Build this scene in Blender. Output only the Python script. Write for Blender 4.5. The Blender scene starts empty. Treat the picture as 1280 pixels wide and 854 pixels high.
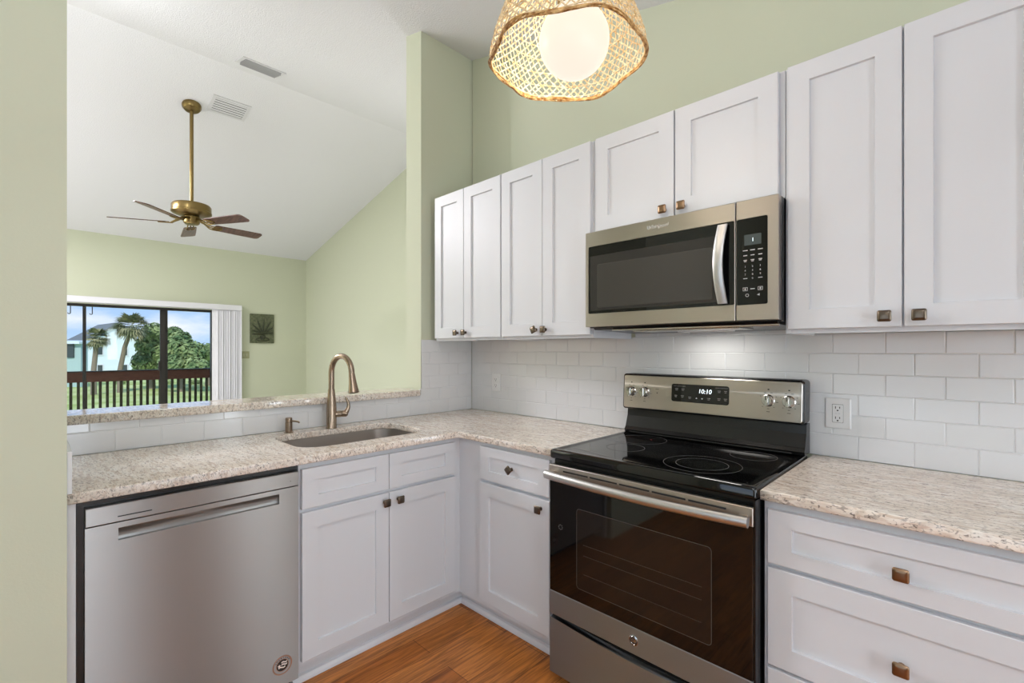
import bpy, bmesh, math, random
from mathutils import Vector, Matrix
random.seed(7)
S = bpy.context.scene
COL = S.collection
PI = math.pi

# ------------------------------------------------------------------ camera, world, sun, big lights, exposure
cam_d = bpy.data.cameras.new('camera')
cam_d.sensor_width = 36.0
cam_d.lens = 586.26 * 36.0 / 1280.0
cam_d.shift_y = 9.84 / 1280.0
cam_d.clip_start = 0.02
cam_d.clip_end = 600
cam = bpy.data.objects.new('camera', cam_d)
cam.location = (2.4397, -2.1135, 1.3198)
cam.rotation_euler = (PI / 2, 0, math.radians(90 - 45.8))
COL.objects.link(cam)
S.camera = cam

S.view_settings.view_transform = 'Standard'
S.view_settings.look = 'None'
S.view_settings.gamma = 1.0
S.view_settings.use_curve_mapping = False
S.view_settings.exposure = -0.05
S.cycles.max_bounces = 10
S.cycles.diffuse_bounces = 6
S.cycles.glossy_bounces = 5
S.cycles.transparent_max_bounces = 12
S.cycles.sample_clamp_indirect = 6.0
S.cycles.use_denoising = True

SKY_STRENGTH = 1.2
SUN_ENERGY = 3.2
KITCHEN_FILL = 3.0
LIVING_FILL = 222.0
DOME_LIGHT = 17.0
FILL_UP_KITCHEN = 62.0
FILL_UP_LIVING = 56.0
FILL_FRONT = 38.0
FILL_SIDE = 22.0
FILL_NEAR = 17.0
COOL = (0.90, 0.95, 1.0)
LIVING_TINT = (0.985, 0.94, 1.0)
FILL_TINT = (0.88, 0.94, 1.0)
PENDANT_LIGHT = 9.5
MW_LIGHT = 0.8


def srgb(r, g, b):
    def f(c):
        c /= 255.0
        return c / 12.92 if c <= 0.04045 else ((c + 0.055) / 1.055) ** 2.4
    return (f(r), f(g), f(b), 1.0)


world = bpy.data.worlds.new('sky')
S.world = world
world.use_nodes = True
wn, wl = world.node_tree.nodes, world.node_tree.links
wn.clear()
wo = wn.new('ShaderNodeOutputWorld')
wb = wn.new('ShaderNodeBackground')
wb.inputs['Strength'].default_value = SKY_STRENGTH
tc = wn.new('ShaderNodeTexCoord')
sep = wn.new('ShaderNodeSeparateXYZ')
ramp = wn.new('ShaderNodeValToRGB')
ramp.color_ramp.elements[0].position = 0.0
ramp.color_ramp.elements[0].color = srgb(186, 216, 250)
ramp.color_ramp.elements[1].position = 0.30
ramp.color_ramp.elements[1].color = srgb(110, 166, 240)
cl = wn.new('ShaderNodeTexNoise')
cl.inputs['Scale'].default_value = 5.0
cl.inputs['Detail'].default_value = 6.0
mp = wn.new('ShaderNodeMapping')
mp.inputs['Scale'].default_value = (1.0, 1.0, 2.6)
mp.inputs['Location'].default_value = (0.25, 0.1, 0.05)
cr = wn.new('ShaderNodeValToRGB')
cr.color_ramp.elements[0].position = 0.52
cr.color_ramp.elements[1].position = 0.68
mx = wn.new('ShaderNodeMixRGB')
mx.inputs['Color2'].default_value = (0.95, 0.96, 1.0, 1)
wl.new(tc.outputs['Generated'], sep.inputs[0])
wl.new(sep.outputs['Z'], ramp.inputs['Fac'])
wl.new(tc.outputs['Generated'], mp.inputs['Vector'])
wl.new(mp.outputs['Vector'], cl.inputs['Vector'])
wl.new(cl.outputs['Fac'], cr.inputs['Fac'])
wl.new(cr.outputs['Color'], mx.inputs['Fac'])
wl.new(ramp.outputs['Color'], mx.inputs['Color1'])
wl.new(mx.outputs['Color'], wb.inputs['Color'])
wl.new(wb.outputs['Background'], wo.inputs['Surface'])

sun_d = bpy.data.lights.new('sun', 'SUN')
sun_d.energy = SUN_ENERGY
sun_d.angle = 0.01
sun_d.color = (1.0, 0.95, 0.86)
sun = bpy.data.objects.new('sun', sun_d)
sun.rotation_euler = (math.radians(48), 0, math.radians(62))
COL.objects.link(sun)


# ------------------------------------------------------------------ materials
def mat(name, col, rough=0.5, metal=0.0, spec=0.5, emit=None, emit_s=0.0):
    m = bpy.data.materials.new(name)
    m.use_nodes = True
    b = m.node_tree.nodes['Principled BSDF']
    b.inputs['Base Color'].default_value = col
    b.inputs['Roughness'].default_value = rough
    b.inputs['Metallic'].default_value = metal
    b.inputs['Specular IOR Level'].default_value = spec
    if emit:
        b.inputs['Emission Color'].default_value = emit
        b.inputs['Emission Strength'].default_value = emit_s
    return m


def nodes(m):
    return m.node_tree.nodes, m.node_tree.links, m.node_tree.nodes['Principled BSDF']


def add_bump(m, scale, strength, dist=0.002, detail=3.0, stretch=None):
    n, l, b = nodes(m)
    t = n.new('ShaderNodeTexCoord')
    mp = n.new('ShaderNodeMapping')
    if stretch:
        mp.inputs['Scale'].default_value = stretch
    tx = n.new('ShaderNodeTexNoise')
    tx.inputs['Scale'].default_value = scale
    tx.inputs['Detail'].default_value = detail
    bp = n.new('ShaderNodeBump')
    bp.inputs['Strength'].default_value = strength
    bp.inputs['Distance'].default_value = dist
    l.new(t.outputs['Object'], mp.inputs['Vector'])
    l.new(mp.outputs['Vector'], tx.inputs['Vector'])
    l.new(tx.outputs['Fac'], bp.inputs['Height'])
    l.new(bp.outputs['Normal'], b.inputs['Normal'])
    return m


def vary(m, c1, c2, scale, detail=4.0, stretch=None, lo=0.35, hi=0.65):
    n, l, b = nodes(m)
    t = n.new('ShaderNodeTexCoord')
    mp = n.new('ShaderNodeMapping')
    if stretch:
        mp.inputs['Scale'].default_value = stretch
    tx = n.new('ShaderNodeTexNoise')
    tx.inputs['Scale'].default_value = scale
    tx.inputs['Detail'].default_value = detail
    cr = n.new('ShaderNodeValToRGB')
    cr.color_ramp.elements[0].position = lo
    cr.color_ramp.elements[0].color = c1
    cr.color_ramp.elements[1].position = hi
    cr.color_ramp.elements[1].color = c2
    l.new(t.outputs['Object'], mp.inputs['Vector'])
    l.new(mp.outputs['Vector'], tx.inputs['Vector'])
    l.new(tx.outputs['Fac'], cr.inputs['Fac'])
    l.new(cr.outputs['Color'], b.inputs['Base Color'])
    return m


M = {}
M['green'] = add_bump(mat('green_wall_paint', srgb(201, 205, 183), 0.75, spec=0.2), 160, 0.12)
M['ceiling'] = add_bump(mat('popcorn_ceiling', srgb(226, 226, 229), 0.9, spec=0.1), 120, 0.6, 0.005, 3)
M['white'] = add_bump(mat('white_cabinet_paint', srgb(213, 215, 219), 0.38, spec=0.4), 40, 0.02)
M['trim'] = mat('white_trim_paint', srgb(226, 228, 232), 0.4)
M['tile'] = mat('white_glazed_tile', srgb(220, 221, 222), 0.12, spec=0.5)
M['grout'] = mat('white_grout', srgb(216, 217, 219), 0.8)
M['plastic'] = mat('white_plastic', srgb(226, 226, 226), 0.35)
M['slot'] = mat('dark_slot', srgb(25, 25, 25), 0.6)
M['black'] = mat('black_enamel', srgb(16, 16, 16), 0.25, spec=0.5)
M['blackglass'] = mat('black_glass', srgb(9, 9, 10), 0.035, spec=0.55)
M['ovenwin'] = mat('oven_window_glass', srgb(30, 24, 20), 0.05, spec=0.5)
M['mwwin'] = add_bump(mat('microwave_window_glass', srgb(62, 60, 57), 0.12, spec=0.5), 900, 0.05, 0.0005)
M['mwbezel'] = mat('microwave_window_bezel', srgb(44, 42, 40), 0.2)
M['rubber'] = mat('dark_rubber', srgb(20, 20, 20), 0.7)
M['wood_raw'] = vary(mat('unfinished_wood', srgb(190, 150, 110), 0.7), srgb(170, 130, 95), srgb(205, 170, 130), 14, 4, (1, 12, 12))
M['bronze'] = mat('dark_bronze_metal', srgb(108, 96, 84), 0.28, 1.0)
M['bronze_warm'] = mat('warm_bronze_metal', srgb(142, 116, 92), 0.3, 1.0)
M['faucet'] = mat('brushed_bronze_nickel', srgb(158, 140, 122), 0.27, 1.0)
M['brass'] = mat('antique_brass', srgb(136, 116, 74), 0.3, 1.0)
M['chrome'] = mat('polished_steel', srgb(205, 203, 198), 0.15, 1.0)
M['darkframe'] = mat('dark_bronze_frame', srgb(44, 41, 39), 0.45, 0.3)
M['globe'] = mat('lit_opal_glass', srgb(90, 84, 74), 0.4, emit=(1.0, 0.905, 0.77, 1), emit_s=0.96)
M['led'] = mat('lit_diffuser', srgb(255, 255, 255), 0.5, emit=(0.93, 0.97, 1.0, 1), emit_s=1.2)
M['rattan'] = vary(mat('woven_rattan', srgb(226, 200, 154), 0.5), srgb(206, 172, 118), srgb(240, 222, 184), 60, 3)
M['rattan_dark'] = vary(mat('rattan_rim', srgb(190, 142, 80), 0.5), srgb(150, 100, 44), srgb(226, 188, 126), 70, 3)
M['blade'] = vary(mat('walnut_blade', srgb(92, 62, 50), 0.32), srgb(72, 46, 36), srgb(108, 76, 62), 9, 5, (1, 8, 1))
M['vent'] = mat('vent_white_metal', srgb(214, 214, 216), 0.45)
M['ventgrey'] = mat('vent_grey_metal', srgb(158, 158, 160), 0.5)
M['ventdark'] = mat('vent_shadow_cavity', srgb(70, 70, 72), 0.9)
M['blind'] = mat('white_vinyl', srgb(226, 226, 232), 0.5)
M['plaque'] = vary(mat('green_patina', srgb(92, 98, 72), 0.6), srgb(76, 84, 58), srgb(108, 112, 86), 30, 4)
M['relief'] = vary(mat('dark_patina_relief', srgb(52, 58, 38), 0.5), srgb(42, 48, 30), srgb(66, 72, 50), 40, 3)
M['switch'] = mat('olive_switch_plate', srgb(160, 160, 128), 0.4)
M['redwood'] = vary(mat('stained_redwood', srgb(96, 50, 36), 0.7), srgb(84, 42, 30), srgb(112, 62, 46), 12, 4, (10, 1, 10))
M['balu'] = mat('dark_olive_stain', srgb(60, 56, 34), 0.75)
M['lawn'] = vary(mat('lawn_grass', srgb(190, 202, 124), 0.9, spec=0.1), srgb(166, 182, 98), srgb(208, 216, 150), 0.35, 6)
M['siding'] = mat('pale_blue_siding', srgb(226, 238, 243), 0.8)
M['siding2'] = mat('pale_teal_siding', srgb(176, 200, 200), 0.8)
M['roof'] = mat('grey_roof_edge', srgb(120, 124, 122), 0.8)
M['winglass'] = mat('far_window_glass', srgb(70, 78, 80), 0.3)
M['leaf'] = vary(mat('broad_leaf', srgb(112, 138, 88), 0.7, spec=0.2), srgb(84, 112, 70), srgb(164, 180, 122), 0.9, 4)
M['frond'] = vary(mat('palm_frond', srgb(112, 124, 84), 0.7, spec=0.2), srgb(98, 112, 74), srgb(172, 168, 128), 1.2, 3)
M['bark'] = mat('palm_bark', srgb(140, 128, 112), 0.9)
M['digit'] = mat('lit_digits', srgb(230, 245, 250), 0.5, emit=(0.85, 0.95, 1.0, 1), emit_s=1.3)
M['ink'] = mat('pale_print', srgb(190, 190, 188), 0.5)
M['ink_dim'] = mat('grey_print', srgb(118, 116, 112), 0.5)
M['ring'] = mat('ring_print', srgb(92, 91, 89), 0.4)
M['ink_dark'] = mat('dark_print', srgb(40, 38, 36), 0.5)
M['lcd'] = mat('lcd_grey', srgb(72, 80, 80), 0.2)
M['seal'] = mat('seal_cream', srgb(232, 220, 210), 0.5)
M['seal_ring'] = mat('seal_copper', srgb(176, 138, 118), 0.4, 0.6)


def steel(name, col, rough, aniso, rot):
    m = mat(name, col, rough, 1.0)
    n, l, b = nodes(m)
    b.inputs['Anisotropic'].default_value = aniso
    b.inputs['Anisotropic Rotation'].default_value = rot
    tg = n.new('ShaderNodeTangent')
    tg.direction_type = 'RADIAL'
    tg.axis = 'Z'
    l.new(tg.outputs['Tangent'], b.inputs['Tangent'])
    t = n.new('ShaderNodeTexCoord')
    mp = n.new('ShaderNodeMapping')
    mp.inputs['Scale'].default_value = (1.5, 1.5, 420)
    tx = n.new('ShaderNodeTexNoise')
    tx.inputs['Scale'].default_value = 4.0
    tx.inputs['Detail'].default_value = 3.0
    mr = n.new('ShaderNodeMapRange')
    mr.inputs['To Min'].default_value = rough - 0.05
    mr.inputs['To Max'].default_value = rough + 0.06
    l.new(t.outputs['Object'], mp.inputs['Vector'])
    l.new(mp.outputs['Vector'], tx.inputs['Vector'])
    l.new(tx.outputs['Fac'], mr.inputs['Value'])
    l.new(mr.outputs['Result'], b.inputs['Roughness'])
    return m


M['steel'] = steel('brushed_steel', srgb(162, 161, 159), 0.40, 0.92, 0.25)
M['steel_low'] = steel('grey_brushed_steel', srgb(160, 162, 165), 0.42, 0.92, 0.25)
M['steel_strap'] = mat('satin_steel', srgb(200, 198, 196), 0.36, 1.0)
M['steel_warm'] = steel('warm_brushed_steel', srgb(196, 188, 179), 0.30, 0.75, 0.25)
M['steel_sink'] = mat('satin_sink_steel', srgb(188, 182, 176), 0.36, 1.0)


def granite():
    m = mat('polished_granite', srgb(206, 194, 182), 0.09, spec=0.5)
    n, l, b = nodes(m)
    t = n.new('ShaderNodeTexCoord')

    def ns(scale, detail, stretch, dist=0.0):
        mp = n.new('ShaderNodeMapping')
        mp.inputs['Rotation'].default_value = (0, 0, math.radians(-44))
        mp.inputs['Scale'].default_value = stretch
        tx = n.new('ShaderNodeTexNoise')
        tx.inputs['Scale'].default_value = scale
        tx.inputs['Detail'].default_value = detail
        tx.inputs['Distortion'].default_value = dist
        l.new(t.outputs['Object'], mp.inputs['Vector'])
        l.new(mp.outputs['Vector'], tx.inputs['Vector'])
        return tx

    def rmp(src, stops):
        cr = n.new('ShaderNodeValToRGB')
        while len(cr.color_ramp.elements) < len(stops):
            cr.color_ramp.elements.new(0.5)
        for e, (p, c) in zip(cr.color_ramp.elements, stops):
            e.position = p
            e.color = c
        l.new(src.outputs['Fac'], cr.inputs['Fac'])
        return cr

    def mix(fac, a, c):
        x = n.new('ShaderNodeMixRGB')
        l.new(fac.outputs['Color'], x.inputs['Fac'])
        l.new(a.outputs['Color'], x.inputs['Color1'])
        x.inputs['Color2'].default_value = c
        return x
    base = rmp(ns(7, 5, (1.0, 2.0, 2.0), 0.6), [(0.3, srgb(226, 215, 202)), (0.5, srgb(240, 231, 220)), (0.72, srgb(244, 239, 232))])
    W = (1, 1, 1, 1)
    K = (0, 0, 0, 1)
    streak = rmp(ns(15, 7, (1.0, 6.5, 5.0), 1.0), [(0.48, K), (0.62, (0.9, 0.9, 0.9, 1))])
    x = mix(streak, base, srgb(208, 191, 174))
    rose = rmp(ns(34, 4, (1.0, 2.0, 2.0), 0.8), [(0.58, K), (0.68, (0.55, 0.55, 0.55, 1))])
    x = mix(rose, x, srgb(198, 176, 164))
    grey = rmp(ns(50, 5, (1.0, 2.6, 1.8), 1.0), [(0.57, K), (0.63, (0.85, 0.85, 0.85, 1))])
    x = mix(grey, x, srgb(164, 155, 146))
    dark = rmp(ns(85, 4, (1.0, 2.2, 1.5), 0.8), [(0.60, K), (0.665, (0.8, 0.8, 0.8, 1))])
    x = mix(dark, x, srgb(96, 86, 80))
    l.new(x.outputs['Color'], b.inputs['Base Color'])
    return m


M['granite'] = granite()


def floor_wood():
    m = mat('wood_plank_floor', srgb(150, 88, 40), 0.3, spec=0.4)
    n, l, b = nodes(m)
    t = n.new('ShaderNodeTexCoord')
    mp = n.new('ShaderNodeMapping')
    mp.inputs['Rotation'].default_value = (0, 0, PI / 2)
    br = n.new('ShaderNodeTexBrick')
    br.offset = 0.37
    br.inputs['Scale'].default_value = 1.0
    br.inputs['Brick Width'].default_value = 0.9
    br.inputs['Row Height'].default_value = 0.127
    br.inputs['Mortar Size'].default_value = 0.0012
    br.inputs['Color1'].default_value = srgb(200, 130, 64)
    br.inputs['Color2'].default_value = srgb(162, 94, 42)
    br.inputs['Mortar'].default_value = srgb(86, 46, 20)
    l.new(t.outputs['Object'], mp.inputs['Vector'])
    l.new(mp.outputs['Vector'], br.inputs['Vector'])
    mp2 = n.new('ShaderNodeMapping')
    mp2.inputs['Scale'].default_value = (26, 1.6, 1)
    g = n.new('ShaderNodeTexNoise')
    g.inputs['Scale'].default_value = 2.4
    g.inputs['Detail'].default_value = 8
    g.inputs['Distortion'].default_value = 1.4
    l.new(t.outputs['Object'], mp2.inputs['Vector'])
    l.new(mp2.outputs['Vector'], g.inputs['Vector'])
    cr = n.new('ShaderNodeValToRGB')
    cr.color_ramp.elements[0].position = 0.32
    cr.color_ramp.elements[0].color = (0.42, 0.36, 0.30, 1)
    cr.color_ramp.elements[1].position = 0.62
    cr.color_ramp.elements[1].color = (1.25, 1.22, 1.12, 1)
    l.new(g.outputs['Fac'], cr.inputs['Fac'])
    mu = n.new('ShaderNodeMixRGB')
    mu.blend_type = 'MULTIPLY'
    mu.inputs['Fac'].default_value = 0.85
    l.new(br.outputs['Color'], mu.inputs['Color1'])
    l.new(cr.outputs['Color'], mu.inputs['Color2'])
    l.new(mu.outputs['Color'], b.inputs['Base Color'])
    return m


M['floor'] = floor_wood()
M['bounce_grey'] = add_bump(mat('pale_grey_bounce', srgb(205, 205, 205), 0.95, spec=0.1), 300, 0.5)


def glass_mat():
    m = bpy.data.materials.new('clear_window_glass')
    m.use_nodes = True
    n, l = m.node_tree.nodes, m.node_tree.links
    n.clear()
    o = n.new('ShaderNodeOutputMaterial')
    mixs = n.new('ShaderNodeMixShader')
    tr = n.new('ShaderNodeBsdfTransparent')
    tr.inputs['Color'].default_value = (0.96, 0.97, 0.97, 1)
    gl = n.new('ShaderNodeBsdfGlossy')
    gl.inputs['Roughness'].default_value = 0.02
    fr = n.new('ShaderNodeFresnel')
    fr.inputs['IOR'].default_value = 1.25
    l.new(fr.outputs['Fac'], mixs.inputs['Fac'])
    l.new(tr.outputs['BSDF'], mixs.inputs[1])
    l.new(gl.outputs['BSDF'], mixs.inputs[2])
    l.new(mixs.outputs['Shader'], o.inputs['Surface'])
    return m


M['glass'] = glass_mat()

# ------------------------------------------------------------------ mesh helpers
ORIG = {}


class MB:
    def __init__(self):
        self.bm = bmesh.new()

    def box(self, x0, x1, y0, y1, z0, z1, bevel=0.0, seg=2, mtx=None):
        r = bmesh.ops.create_cube(self.bm, size=1.0)
        vs = r['verts']
        for v in vs:
            v.co = Vector(((x0 + x1) / 2 + v.co.x * (x1 - x0), (y0 + y1) / 2 + v.co.y * (y1 - y0), (z0 + z1) / 2 + v.co.z * (z1 - z0)))
        if bevel > 0:
            es = list({e for v in vs for e in v.link_edges})
            res = bmesh.ops.bevel(self.bm, geom=es, offset=bevel, segments=seg, affect='EDGES', profile=0.5)
            vs = list({v for f in res['faces'] for v in f.verts} | {v for v in vs if v.is_valid})
        if mtx is not None:
            for v in vs:
                v.co = mtx @ v.co
        return self

    def ringstrip(self, rings, cap0=True, cap1=True, closed=True):
        vr = [[self.bm.verts.new(p) for p in r] for r in rings]
        n = len(vr[0])
        for a, b in zip(vr[:-1], vr[1:]):
            for i in range(n if closed else n - 1):
                j = (i + 1) % n
                try:
                    self.bm.faces.new((a[i], a[j], b[j], b[i]))
                except ValueError:
                    pass
        if cap0:
            self.bm.faces.new(list(reversed(vr[0])))
        if cap1:
            self.bm.faces.new(vr[-1])
        return self

    def lathe(self, prof, c, axis=(0, 0, 1), seg=32, mtx=None, cap=True):
        ax = Vector(axis).normalized()
        u = ax.orthogonal().normalized()
        w = ax.cross(u)
        c = Vector(c)
        rings = []
        for r, h in prof:
            r = max(r, 1e-5)
            rings.append([c + ax * h + (u * math.cos(2 * PI * k / seg) + w * math.sin(2 * PI * k / seg)) * r for k in range(seg)])
        if mtx is not None:
            rings = [[mtx @ p for p in q] for q in rings]
        return self.ringstrip(rings, cap, cap)

    def cyl(self, p0, p1, r0, r1=None, seg=20):
        p0, p1 = Vector(p0), Vector(p1)
        d = p1 - p0
        return self.lathe([(r0, 0), (r0 if r1 is None else r1, d.length)], p0, d, seg)

    def tube(self, pts, radii, seg=12, cap=True):
        pts = [Vector(p) for p in pts]
        if not hasattr(radii, '__len__'):
            radii = [radii] * len(pts)
        t0 = (pts[1] - pts[0]).normalized()
        u = t0.orthogonal().normalized()
        rings = []
        for i, p in enumerate(pts):
            if i == 0:
                t = t0
            elif i == len(pts) - 1:
                t = (pts[i] - pts[i - 1]).normalized()
            else:
                t = (pts[i + 1] - pts[i - 1]).normalized()
            u = (u - t * u.dot(t)).normalized()
            w = t.cross(u)
            rings.append([p + (u * math.cos(2 * PI * k / seg) + w * math.sin(2 * PI * k / seg)) * radii[i] for k in range(seg)])
        return self.ringstrip(rings, cap, cap)

    def prism(self, poly, d, bevel=0.0):
        """poly: 3D points of a planar polygon, d: extrusion vector"""
        d = Vector(d)
        a = [Vector(p) for p in poly]
        return self.ringstrip([a, [p + d for p in a]])

    def poly(self, pts):
        self.bm.faces.new([self.bm.verts.new(p) for p in pts])
        return self

    def build(self, name, m, parent=None, smooth=False, mtx=None):
        bm = self.bm
        if mtx is not None:
            for v in bm.verts:
                v.co = mtx @ v.co
        o0 = ORIG.get(parent.name, Vector((0, 0, 0))) if parent else Vector((0, 0, 0))
        if o0.length > 0:
            for v in bm.verts:
                v.co = v.co - o0
        bmesh.ops.recalc_face_normals(bm, faces=bm.faces[:])
        me = bpy.data.meshes.new(name)
        bm.to_mesh(me)
        bm.free()
        ms = m if isinstance(m, (list, tuple)) else [m]
        for q in ms:
            me.materials.append(q)
        if smooth:
            for p in me.polygons:
                p.use_smooth = True
            try:
                me.set_sharp_from_angle(angle=math.radians(38))
            except Exception:
                pass
        o = bpy.data.objects.new(name, me)
        COL.objects.link(o)
        if parent:
            o.parent = parent
            ORIG[o.name] = o0
        return o


def tag(o, label, cat, group=None):
    o['label'] = label
    o['category'] = cat
    if group:
        o['group'] = group
    return o


def structure(o):
    o['kind'] = 'structure'
    return o


def thing(name, label, cat, loc=(0, 0, 0), group=None, local=False, rot=None):
    o = bpy.data.objects.new(name, None)
    o.empty_display_size = 0.1
    COL.objects.link(o)
    o.location = loc
    if rot is not None:
        o.rotation_euler = rot
    ORIG[o.name] = Vector((0, 0, 0)) if local else Vector(loc)
    return tag(o, label, cat, group)


def copy_tree(src, label, dloc):
    r = src.copy()
    COL.objects.link(r)
    r.location = Vector(src.location) + Vector(dloc)
    r['label'] = label

    def rec(a, b):
        for ch in list(a.children):
            c = ch.copy()
            COL.objects.link(c)
            c.parent = b
            rec(ch, c)
    rec(src, r)
    return r


def text_mesh(name, s, size, m, parent, origin, u, v, extrude=0.0006, align='CENTER', shear=0.0):
    """text lying in the plane (u, v) at origin"""
    cu = bpy.data.curves.new(name, 'FONT')
    cu.body = s
    cu.size = size
    cu.extrude = extrude
    cu.align_x = align
    cu.align_y = 'CENTER'
    cu.shear = shear
    cu.resolution_u = 3
    to = bpy.data.objects.new('tmp', cu)
    COL.objects.link(to)
    dg = bpy.context.evaluated_depsgraph_get()
    dg.update()
    me = bpy.data.meshes.new_from_object(to.evaluated_get(dg))
    bpy.data.objects.remove(to)
    u, v = Vector(u), Vector(v)
    w = u.cross(v)
    o0 = ORIG.get(parent.name, Vector((0, 0, 0)))
    for q in me.vertices:
        q.co = Vector(origin) + u * q.co.x + v * q.co.y + w * q.co.z - o0
    me.name = name
    me.materials.clear()
    me.materials.append(m)
    o = bpy.data.objects.new(name, me)
    COL.objects.link(o)
    o.parent = parent
    ORIG[o.name] = o0
    return o


def flat_plate(name, outer, holes, z0, z1, m, bevel=0.004, parent=None):
    """plate with holes via a filled 2D curve"""
    cu = bpy.data.curves.new(name, 'CURVE')
    cu.dimensions = '2D'
    cu.fill_mode = 'BOTH'
    for lp in [outer] + holes:
        sp = cu.splines.new('POLY')
        sp.points.add(len(lp) - 1)
        for p, q in zip(sp.points, lp):
            p.co = (q[0], q[1], 0, 1)
        sp.use_cyclic_u = True
    cu.extrude = (z1 - z0) / 2 - bevel
    cu.bevel_depth = bevel
    cu.bevel_resolution = 2
    cu.offset = -bevel
    to = bpy.data.objects.new('tmp', cu)
    COL.objects.link(to)
    dg = bpy.context.evaluated_depsgraph_get()
    dg.update()
    me = bpy.data.meshes.new_from_object(to.evaluated_get(dg))
    bpy.data.objects.remove(to)
    for q in me.vertices:
        q.co.z += (z0 + z1) / 2
    me.name = name
    me.materials.clear()
    me.materials.append(m)
    o = bpy.data.objects.new(name, me)
    COL.objects.link(o)
    return o


def rrect(x0, x1, y0, y1, r, n=8):
    pts = []
    for cx_, cy_, a0 in ((x1 - r, y1 - r, 0), (x0 + r, y1 - r, 90), (x0 + r, y0 + r, 180), (x1 - r, y0 + r, 270)):
        for k in range(n + 1):
            a = math.radians(a0 + 90 * k / n)
            pts.append((cx_ + r * math.cos(a), cy_ + r * math.sin(a)))
    return pts


# plane frames: map (u, v, w) -> world; w is outward
def front_y(y):      # faces -Y, u = +X
    return lambda u, v, w: Vector((u, y - w, v))


def front_x(x):      # faces +X, u = +Y
    return lambda u, v, w: Vector((x + w, u, v))


def shaker(mb, P, u0, u1, v0, v1, th=0.019, stile=0.062, rail=None, depth=0.009, b=0.0018):
    rail = stile if rail is None else rail

    def ring(du, dv, w):
        return [P(u0 + du, v0 + dv, w), P(u1 - du, v0 + dv, w), P(u1 - du, v1 - dv, w), P(u0 + du, v1 - dv, w)]
    mb.ringstrip([ring(0, 0, 0), ring(0, 0, th - b), ring(b, b, th), ring(stile, rail, th), ring(stile + 0.0015, rail + 0.0015, th - depth)])
    return mb


def pillow_knob(parent, P, u, v, m, ang=0.0, s=0.0165, w0=0.019):
    """square flared knob with a domed face, on a round stem"""
    mb = MB()
    o = P(u, v, w0)
    ax = (P(u, v, w0 + 1) - o)
    mb.lathe([(0.0085, 0), (0.0085, 0.002), (0.005, 0.004), (0.005, 0.012), (0.008, 0.017)], o, ax, 16)
    rings = []
    ca, sa = math.cos(ang), math.sin(ang)
    for k, (sc, w) in enumerate([(0.55, 0.016), (0.85, 0.019), (1.0, 0.0225), (1.0, 0.025), (0.86, 0.0275), (0.5, 0.029)]):
        q = []
        for (x, y) in rrect(-s * sc, s * sc, -s * sc, s * sc, 0.3 * s * sc, 3):
            q.append(P(u + x * ca - y * sa, v + x * sa + y * ca, w0 + w))
        rings.append(q)
    mb.ringstrip(rings)
    return mb.build('knob', m, parent, True)


# ------------------------------------------------------------------ room shell
def zk(x):
    return 3.305 - 0.247 * x          # kitchen slope


XF = -6.2                               # far wall of the living room
XR = -2.349                             # ridge
ZR = zk(XR)
ZF = 2.934
YL = 1.393                              # living room side wall
XE, YN = 4.7, -5.2                      # behind the camera

mb = MB()
mb.box(-0.10, XE + 0.15, YN - 0.15, 0.15, -0.12, 0.0)
structure(mb.build('floor', M['floor']))
mb = MB()
mb.box(XF - 0.15, -0.10, YN - 0.15, YL + 0.15, -0.12, 0.0)
structure(mb.build('floor_living', M['bounce_grey']))  # unseen floor, made pale grey so the bounced light stays neutral

mb = MB()
prof = [(XF - 0.15, ZF - 0.037), (XR, ZR), (XE + 0.15, zk(XE + 0.15))]
poly = [Vector((x, YN - 0.15, z)) for x, z in prof] + [Vector((x, YN - 0.15, z + 0.12)) for x, z in reversed(prof)]
mb.prism(poly, (0, YL + 0.3 - YN, 0))
structure(mb.build('ceiling', M['ceiling']))

# range wall with the furred-out upper part
mb = MB()
mb.prism([(0.0, 0.006, 0), (XE, 0.006, 0), (XE, 0.006, zk(XE) + 0.02), (0.0, 0.006, zk(0) + 0.02)], (0, 0.15, 0))
mb.prism([(0.392, -0.02, 2.20), (XE, -0.02, 2.20), (XE, -0.02, zk(XE) + 0.02), (0.392, -0.02, zk(0.392) + 0.02)], (0, 0.03, 0))
structure(mb.build('wall_right', M['green']))

# stub wall + half wall between kitchen and living room
mb = MB()
mb.box(-0.169, -0.006, -0.412, YL + 0.02, 0, 3.36)
mb.box(-0.155, -0.006, -2.04, -0.412, 0, 1.034)
structure(mb.build('wall_back', M['green']))

mb = MB()
mb.prism([(-0.169, -2.042, 0), (0.66, -2.042, 0), (0.66, -2.042, zk(0.66) + 0.02), (-0.169, -2.042, zk(-0.169) + 0.02)], (0, -0.13, 0))
mb.prism([(0.53, -2.172, 0), (0.66, -2.172, 0), (0.66, -2.172, zk(0.66) + 0.02), (0.53, -2.172, zk(0.53) + 0.02)], (0, YN + 2.172, 0))
structure(mb.build('wall_left', M['green']))

# far wall with the sliding door opening
DY0, DY1, DH = -2.62, -0.066, 1.945
mb = MB()
mb.box(XF - 0.15, XF, YN, DY0, 0, 2.96)
mb.box(XF - 0.15, XF, DY1, YL + 0.02, 0, 2.96)
mb.box(XF - 0.15, XF, DY0, DY1, DH, 2.96)
structure(mb.build('wall_far', M['green']))

mb = MB()
poly = [(XF - 0.15, YL, 0), (-0.10, YL, 0), (-0.10, YL, zk(-0.10) + 0.02), (XR, YL, ZR + 0.03), (XF - 0.15, YL, ZF - 0.03)]
mb.prism(poly, (0, 0.15, 0))
structure(mb.build('wall_living', M['green']))

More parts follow.
